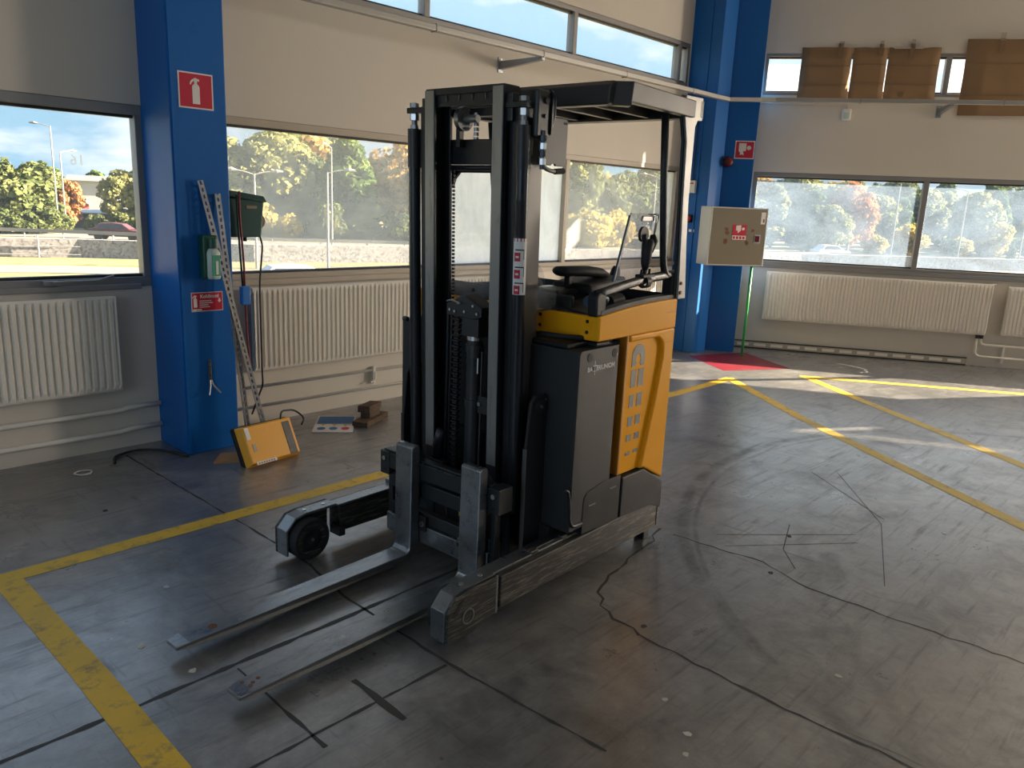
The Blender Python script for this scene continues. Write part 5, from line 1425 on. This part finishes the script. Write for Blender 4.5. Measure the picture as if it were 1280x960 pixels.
# ------------------------------------------------------------------ outside: the ground lies about three metres below the hall floor
GZ = -3.0
out_poly = [(-60, 7.5), (8.7, 7.5), RIGHT.w(0, 2.2), RIGHT.w(26, 2.2), (60, -60), (320, -120), (320, 320), (-120, 320)]
tag(MB(HALL, (60, 60, GZ)).quad([(p[0], p[1], GZ) for p in out_poly]).build('ground', 'meadow'), kind='structure')
tag(MB(HALL, (60, 60, GZ)).box(-60, 8.7, 5.28, 5.6, GZ - .2, -.12).build('trim_1', 'facade'), kind='structure')
tag(MB(RIGHT, (6, .3, GZ)).box(-.3, 20, .18, .5, GZ - .2, -.12).build('trim_2', 'facade'), kind='structure')
ROAD = [(-40, 112), (2, 90), (22, 78.2), (36, 65.5), (45.4, 60.5), (52.7, 55), (62.2, 46.8), (85.7, 37.9), (109, 23.5), (150, 2)]
GAB = [(-12, 66), (3, 60.5), (17, 54.6), (25.8, 48.6), (35, 45.4), (51.9, 39), (69.9, 30.8), (97, 15), (125, -2)]


def ribbon(pts, w0, w1, z0, z1, name, m, kind='structure', label=None, cat=None):
    """a long strip following pts; w0..w1 offsets to the far side"""
    P = [Vector((p[0], p[1], 0)) for p in pts]
    mm = MB(HALL, (P[len(P) // 2].x, P[len(P) // 2].y, z0))
    rings = []
    for i, p in enumerate(P):
        d = (P[min(i + 1, len(P) - 1)] - P[max(i - 1, 0)]).normalized(); s_ = Vector((-d.y, d.x, 0))
        if s_.y < 0: s_ = -s_
        a, b = p + s_ * w0, p + s_ * w1
        rings.append([(a.x, a.y, z0), (b.x, b.y, z0), (b.x, b.y, z1), (a.x, a.y, z1)])
    mm.loft(rings)
    o = mm.build(name, m)
    return tag(o, label, cat, None, kind)


def along(pts, t):
    """point and heading at arc length t"""
    for a, b in zip(pts[:-1], pts[1:]):
        a, b = Vector(a), Vector(b); L = (b - a).length
        if t <= L: return a.lerp(b, t / L), (b - a).normalized()
        t -= L
    return Vector(pts[-1]), (Vector(pts[-1]) - Vector(pts[-2])).normalized()


ribbon(ROAD, -3.2, 3.2, GZ - .1, GZ + .02, 'road', 'asphalt')
ribbon(GAB, 0, .6, GZ - .1, GZ + 1.15, 'stone_wall', 'gabion_stone', None, 'long low wall of stones in wire baskets between the meadow and the road', 'stone wall')
ribbon(GAB, -10, -6, GZ - .1, GZ + .03, 'path', 'asphalt')
# crash barrier along the near edge of the road
gr = thing('crash_barrier', 'long grey crash barrier along the near edge of the road', 'barrier', HALL, (52, 51, GZ))
P = [Vector((p[0], p[1], 0)) for p in ROAD]
mm = MB(HALL, (52, 51, GZ)); rings = []
for i, p in enumerate(P):
    d = (P[min(i + 1, len(P) - 1)] - P[max(i - 1, 0)]).normalized(); s_ = Vector((-d.y, d.x, 0)); s_ = -s_ if s_.y < 0 else s_
    a = p - s_ * 4.4
    rings.append([(a.x, a.y, GZ + .5), (a.x + s_.x * .06, a.y + s_.y * .06, GZ + .5), (a.x + s_.x * .06, a.y + s_.y * .06, GZ + .78), (a.x, a.y, GZ + .78)])
mm.loft(rings).build('barrier_rail', 'rail_zinc', gr)
for k in range(44):
    p, d = along(ROAD, 42 + 4.0 * k); s_ = Vector((-d.y, d.x)); s_ = -s_ if s_.y < 0 else s_
    a = p - s_ * 4.3
    MB(HALL, (52, 51, GZ)).box(a.x - .05, a.x + .05, a.y - .05, a.y + .05, GZ - .1, GZ + .7).build('post', 'rail_zinc', gr)


def lamp(x, y, h, label, arms=1, ang=0.0):
    b = (x, y, GZ)
    r = thing('street_lamp', label, 'street lamp', HALL, b)
    MB(HALL, b).tube([(x, y, GZ), (x, y, GZ + h * .5), (x, y, GZ + h)], [.085, .075, .055], 8).build('pole', 'rail_zinc', r)
    for k in range(arms):
        a = ang + PI * k
        dx, dy = math.cos(a), math.sin(a)
        q = MB(HALL, b).tube([(x, y, GZ + h - .05), (x + dx * .6, y + dy * .6, GZ + h + .12), (x + dx * 1.1, y + dy * 1.1, GZ + h + .18)], .035, 6).build('arm', 'rail_zinc', r)
        MB(HALL, b).tube([(x + dx * 1.0, y + dy * 1.0, GZ + h + .17), (x + dx * 1.3, y + dy * 1.3, GZ + h + .22), (x + dx * 1.7, y + dy * 1.7, GZ + h + .2)], [.05, .12, .05], 8).build('lamp_head', 'rail_zinc', q)


lamp(24.3, 83.0, 9.6, 'street lamp by the road in the left window', 1, 2.6)
lamp(25.4, 84.5, 7.4, 'shorter street lamp beside the orange tree in the left window', 1, .3)
lamp(27.5, 42.4, 5.9, 'thin lamp post in the window behind the truck mast', 1, -.4)
lamp(23.7, 44.3, 5.6, 'white lamp post with two heads behind the green charger box', 2, -.3)
lamp(40.0, 61.0, 8.6, 'taller lamp post by the road in front of the big green trees', 1, -2.6)
lamp(66.0, 44.5, 7.6, 'double headed street lamp seen through the truck cab', 2, -.6)
lamp(71.0, 45.5, 6.2, 'smaller double headed lamp right of the one seen through the cab', 2, -.6)
lamp(81.4, 27.0, 8.4, 'white lamp post before the orange tree in the right window', 1, .8)
lamp(98.1, 19.5, 8.2, 'leaning white lamp post in the rightmost window', 1, 2.2)
lamp(90.0, 23.3, 7.6, 'pale lamp post in the rightmost window near the mullion', 1, 2.2)


def car(x, y, ang, label, paint):
    f = Frame((x, y), ang); b = (0, 0, GZ)
    r = thing('car', label, 'car', f, b)
    def M_(): return MB(f, b)
    side = [(-2.15, .35), (-2.2, .75), (-2.05, .95), (-1.0, 1.0), (1.0, .95), (2.0, .82), (2.2, .6), (2.15, .32)]
    m = M_(); m.loft([[(px_, yy * (1 - .04 * abs(px_)), GZ + pz) for px_, pz in side] for yy in (-.85, .85)]); m.build('body', paint, r, bevel=.06)
    top = [(-1.75, .95), (-1.25, 1.42), (-.2, 1.48), (.55, 1.40), (1.2, .95)]
    m = M_(); m.loft([[(px_, s_ * (.78 - .18 * (pz > 1.2)), GZ + pz) for px_, pz in top] for s_ in (-1, 1)]); m.build('cabin', paint, r, bevel=.05)
    for s_ in (-1, 1):
        m = M_(); m.quad([(-1.45, s_ * .79, GZ + 1.0), (.95, s_ * .79, GZ + 1.0), (.5, s_ * .665, GZ + 1.34), (-1.15, s_ * .665, GZ + 1.36)]); m.build('side_window', 'lens_dark', r)
        for wx in (-1.35, 1.35):
            M_().cyl((wx, s_ * .7, GZ + .32), (wx, s_ * .88, GZ + .32), .32, 16).build('wheel', 'rubber', r)
    return r


_p, _d = Vector((25.0, 72.6)), 0
car(25.4, 71.2, -.66, 'dark red car on the road in the left window', 'car_dark')
car(18.9, 31.6, -.30, 'white car parked below the window behind the charger box', 'car_white')
car(88.0, 35.6, -.48, 'silver car on the road in the hazy right window', 'car_silver')

# houses and a shed beyond the road, seen through the left window
hb_ = (48, 150, GZ)
h1 = thing('warehouse', 'long white warehouse with grey roof far beyond the trees in the left window', 'building', HALL, hb_)
MB(HALL, hb_).hexa([(46, 150, GZ), (84, 132, GZ), (90, 146, GZ), (52, 164, GZ), (46, 150, 2.0), (84, 132, 2.0), (90, 146, 2.0), (52, 164, 2.0)]).build('wall', 'house_white', h1)
MB(HALL, hb_).hexa([(45.5, 149.5, 2.0), (84.4, 131.2, 2.0), (90.5, 146.5, 2.0), (51.6, 165, 2.0), (45.8, 150, 2.9), (84.1, 132, 2.9), (90.2, 146.2, 2.9), (52, 164, 2.9)]).build('roof', 'roof_grey', h1)
for q in (.15, .3, .62, .8):
    a = Vector((48, 152)).lerp(Vector((86, 134)), q)
    MB(HALL, hb_).box(a.x - .9, a.x + .9, a.y - .6, a.y + .6, 2.85, 3.7).build('roof_unit', 'roof_grey', h1)
h2b = (40, 128, GZ)
h2 = thing('red_house', 'dark red gabled house behind the orange tree in the left window', 'building', HALL, h2b)
fH = Frame((38.0, 127), -.30)
o = MB(fH, (0, 0, GZ)).prism([(-2.8, GZ), (3.3, GZ), (3.3, GZ + 1.6), (-1.2, GZ + 4.5), (-2.8, GZ + 4.0)], 'y', 0, 8).build('wall', 'house_red', h2)
o.location = fH.w(0, 0, GZ) - HALL.w(*h2b); o.rotation_euler = (0, 0, fH.a)
o = MB(fH, (0, 0, GZ)).prism([(-3.1, GZ + 3.95), (-1.2, GZ + 4.52), (3.6, GZ + 1.45), (3.6, GZ + 1.65), (-1.2, GZ + 4.75), (-3.1, GZ + 4.15)], 'y', -.3, 8.3).build('roof', 'house_white', h2)
o.location = fH.w(0, 0, GZ) - HALL.w(*h2b); o.rotation_euler = (0, 0, fH.a)
sh = (30, 90.5, GZ)
s3 = thing('shed', 'low dark shed behind the road in the left window', 'shed', HALL, sh)
MB(HALL, sh).hexa([(27.5, 92, GZ), (32.5, 88.5, GZ), (34, 91, GZ), (29, 94.5, GZ), (27.5, 92, GZ + 1.5), (32.5, 88.5, GZ + 1.5), (34, 91, GZ + 1.6), (29, 94.5, GZ + 1.6)]).build('wall', 'shed_dark', s3)
MB(HALL, sh).hexa([(27.2, 92, GZ + 1.5), (32.6, 88.2, GZ + 1.5), (34.3, 91, GZ + 1.75), (28.9, 94.8, GZ + 1.75), (27.2, 92, GZ + 1.62), (32.6, 88.2, GZ + 1.62), (34.3, 91, GZ + 1.87), (28.9, 94.8, GZ + 1.87)]).build('roof', 'house_white', s3)
for k, (x_, y_, h_) in enumerate(((62, 150, 21), (63.5, 151, 19))):
    b = (x_, y_, GZ)
    MBr = MB(HALL, b); MBr.tube([(x_, y_, GZ), (x_, y_, GZ + h_)], [.16, .08], 6)
    tag(MBr.build('radio_mast', 'rail_zinc'), ['taller thin radio mast by the window edge in the left window', 'second thin radio mast close beside the taller one'][k], 'mast')
# steel mesh gates at the near edge of the meadow, left window
fg = (12, 57, GZ)
fe = thing('mesh_fence', 'grey mesh fence panels along the stone wall in the left window', 'fence', HALL, fg)
for k in range(7):
    a, d = along(GAB, 14.5 + k * 2.4); b, _ = along(GAB, 14.5 + (k + 1) * 2.4 - .1)
    MB(HALL, fg).tube([(a.x, a.y - .3, GZ), (a.x, a.y - .3, GZ + 1.4)], .05, 6).build('post', 'rail_zinc', fe)
    for z_ in (GZ + .2, GZ + .7, GZ + 1.3):
        MB(HALL, fg).tube([(a.x, a.y - .3, z_), (b.x, b.y - .3, z_)], .03, 5).build('rail', 'rail_zinc', fe)


# trees ---------------------------------------------------------------
def crown_mesh(name, m, kind, n, seedv, size):
    """foliage of many small leaf sprays round clumps; unit height 1, rooted at 0"""
    g = np.random.default_rng(seedv)
    if kind == 'cone':
        nc = 46
        t = g.uniform(0, 1, nc) ** .8
        cz = .10 + .86 * t
        rad = .26 * (1 - t) ** .8 + .03
        a = g.uniform(0, 2 * PI, nc); rr_ = rad * np.sqrt(g.uniform(.2, 1, nc))
        c = np.stack([rr_ * np.cos(a), rr_ * np.sin(a), cz], 1); cr_ = .05 + .10 * (1 - t)
    elif kind == 'shrub':
        nc = 30
        c = g.normal(0, 1, (nc, 3)); c /= np.linalg.norm(c, axis=1)[:, None]; c *= (g.uniform(.3, 1, nc) ** .5)[:, None]
        c = c * [.55, .55, .42] + [0, 0, .48]; cr_ = g.uniform(.14, .26, nc)
    else:
        nc = 44
        c = g.normal(0, 1, (nc, 3)); c /= np.linalg.norm(c, axis=1)[:, None]; c *= (g.uniform(.25, 1, nc) ** .45)[:, None]
        c = c * [.32, .32, .40] + [0, 0, .56]; cr_ = g.uniform(.08, .15, nc)
    idx = g.integers(0, nc, n)
    d = g.normal(0, 1, (n, 3)); d /= np.linalg.norm(d, axis=1)[:, None]
    d[:, 2] = d[:, 2] * .85 + .1
    p = c[idx] + d * (cr_[idx] * g.uniform(.75, 1.08, n))[:, None]
    nn = d + g.normal(0, .55, (n, 3)); nn /= np.linalg.norm(nn, axis=1)[:, None]
    u = np.cross(nn, g.normal(0, 1, (n, 3))); u /= np.linalg.norm(u, axis=1)[:, None]
    v = np.cross(nn, u)
    s_ = size * g.uniform(.6, 1.3, n)[:, None]
    V = np.stack([p - u * s_ - v * s_ * .5, p + u * s_ * .2 - v * s_, p + u * s_ + v * s_ * .4, p - u * s_ * .3 + v * s_], 1).reshape(-1, 3)
    V[:, 2] = np.maximum(V[:, 2], .01)
    me = bpy.data.meshes.new(name)
    me.vertices.add(len(V)); me.vertices.foreach_set('co', V.ravel())
    me.loops.add(4 * n); me.loops.foreach_set('vertex_index', np.arange(4 * n, dtype=np.int32))
    me.polygons.add(n); me.polygons.foreach_set('loop_start', np.arange(0, 4 * n, 4, dtype=np.int32))
    me.update(); me.validate()
    me.materials.append(MATS[m])
    return me


trunk_me = None
_t = MB().tube([(0, 0, 0), (.01, 0, .25), (0, .01, .62)], [.022, .016, .006], 7); _o = _t.build('trunk', 'bark'); trunk_me = _o.data; bpy.data.objects.remove(_o)
CROWN = {}
for k, m, kind, n, s_ in (('green', 'leaf_green', 'round', 5200, .030), ('green2', 'leaf_green', 'round', 5200, .028), ('light', 'leaf_light', 'round', 5000, .030), ('dark', 'leaf_dark', 'cone', 4200, .030),
                          ('birch', 'leaf_light', 'cone', 4200, .026), ('yellow', 'leaf_yellow', 'shrub', 2600, .05), ('orange', 'leaf_orange', 'round', 4600, .030), ('rust', 'leaf_rust', 'round', 4600, .030),
                          ('shrub', 'leaf_light', 'shrub', 2600, .05), ('gshrub', 'leaf_green', 'shrub', 2600, .05)):
    CROWN[k] = crown_mesh('crown', m, kind, n, hash(k) % 1000 if False else sum(map(ord, k)) * 7, s_)


def tree(k, x, y, h, wid, label, group=None, cat='tree', z=GZ):
    r = bpy.data.objects.new('bush' if cat == 'bush' else 'tree', None); COL.objects.link(r); r.location = (x, y, z); r.empty_display_size = .3
    tag(r, label, cat, group)
    c = bpy.data.objects.new('crown', CROWN[k]); COL.objects.link(c); c.parent = r; c.scale = (h * wid, h * wid, h); c.rotation_euler = (0, 0, random.uniform(0, 6.28))
    if cat == 'tree':
        t = bpy.data.objects.new('trunk', trunk_me); COL.objects.link(t); t.parent = r; t.scale = (h, h, h)
    return r


G1 = 'trees of the wood beyond the road'
LBL = {'green': 'dense green tree', 'green2': 'dense green tree', 'light': 'pale sunlit tree', 'dark': 'dark pointed conifer', 'birch': 'slender light tree', 'rust': 'brownish autumn tree'}
# u: distance along the road line, off: behind it
ZONES = ((64.5, 'left window'), (57.6, 'window right beside the green charger box'), (50.5, 'window just left of the truck mast'), (44, 'gap between the mast rails'), (37.5, 'cab opening left of its clipboard'),
         (30, 'cab opening by its clipboard'), (22, 'window above the hydrant cabinet side'), (17.5, 'right window near its mullion'), (-90, 'rightmost window'))


def zone(x, y):
    a = math.degrees(math.atan2(y, x))
    return next(n for lim, n in ZONES if a > lim)


def road_at(u, off):
    p, d = along(ROAD, u); s_ = Vector((-d.y, d.x)); s_ = -s_ if s_.y < 0 else s_
    return p + s_ * off


rt = random.Random(5)
# wood through the middle and right windows: three staggered rows
for row, (off, hmin, hmax, step) in enumerate(((17, 8.0, 10.5, 5.6), (28, 10.0, 12.5, 6.0), (42, 11.5, 13.5, 6.6))):
    u = 82 + row * 2
    while u < 232:
        kinds = ['green', 'light', 'green2', 'birch', 'light', 'dark', 'rust'] if row < 2 else ['dark', 'green', 'green2', 'dark']
        k = rt.choice(kinds)
        p = road_at(u + rt.uniform(-1.5, 1.5), off + rt.uniform(-3, 3))
        h = rt.uniform(hmin, hmax) * (1.0 if u < 128 else .84) * (1.06 if k in ('dark', 'birch') else 1)
        tree(k, p.x, p.y, h, rt.uniform(1.0, 1.25), '%s %s, %s' % (('front', 'second', 'rear')[row] + ' row', LBL[k], zone(p.x, p.y)), G1)
        u += step * rt.uniform(.8, 1.2)
for k, (x_, y_, h_) in enumerate(((18.8, 80.5, 2.3), (20.6, 80.2, 2.0), (22.4, 80.6, 2.4), (24.6, 83.5, 1.8), (28.0, 84.0, 1.7), (29.8, 82.2, 2.0))):
    tree('gshrub', x_, y_, h_, 1.2, ['leftmost low bush under the broad trees, left window', 'second low bush under the broad trees, left window', 'third low bush beside the street lamp, left window', 'low bush below the small orange tree, left window',
                                     'low bush before the dark shed, left window', 'low bush below the round tree at the window edge'][k], None, 'bush')
# undergrowth before the wood
for k in range(26):
    u = 80 + k * 5.6
    p = road_at(u + rt.uniform(-1.5, 1.5), 10 + rt.uniform(-1.5, 3))
    kk = rt.choice(['yellow', 'shrub', 'shrub', 'gshrub'])
    tree(kk, p.x, p.y, rt.uniform(2.2, 4.4), rt.uniform(.9, 1.2), {'yellow': 'yellow autumn bush', 'shrub': 'pale green bush', 'gshrub': 'dark green bush'}[kk] + ' at the foot of the wood, ' + zone(p.x, p.y), 'bushes at the foot of the wood', 'bush')
# singled out trees
tree('orange', 99.5, 38.2, 8.6, 1.0, 'bright orange maple in the hazy right window')
tree('light', 92.0, 37.6, 5.6, 1.1, 'yellowish green tree left of the orange maple')
tree('orange', 26.4, 86.5, 4.9, .78, 'small orange tree before the red house in the left window')
tree('light', 31.2, 86.0, 5.8, .95, 'round green tree at the window edge right of the red house')
tree('green', 20.0, 83.0, 6.4, 1.35, 'broad green tree leftmost in the left window')
tree('green2', 22.9, 86.0, 6.1, 1.45, 'broad green tree behind the street lamp in the left window')
tree('light', 17.0, 88.0, 6.8, 1.5, 'broad pale green tree cut by the left picture edge')
tree('dark', 93.0, 19.2, 2.9, .55, 'slim green juniper before the stone wall in the rightmost window')
tree('rust', 63.0, 71.0, 9.5, 1.1, 'rusty autumn tree right in the window behind the mast')
for k in range(15):
    a = Vector((20, 190)).lerp(Vector((110, 150)), k / 14)
    tree('dark', a.x + rt.uniform(-2, 2), a.y, rt.uniform(7, 8.5), 1.6, 'distant dark tree on the skyline behind the warehouse', 'skyline trees in the left window')
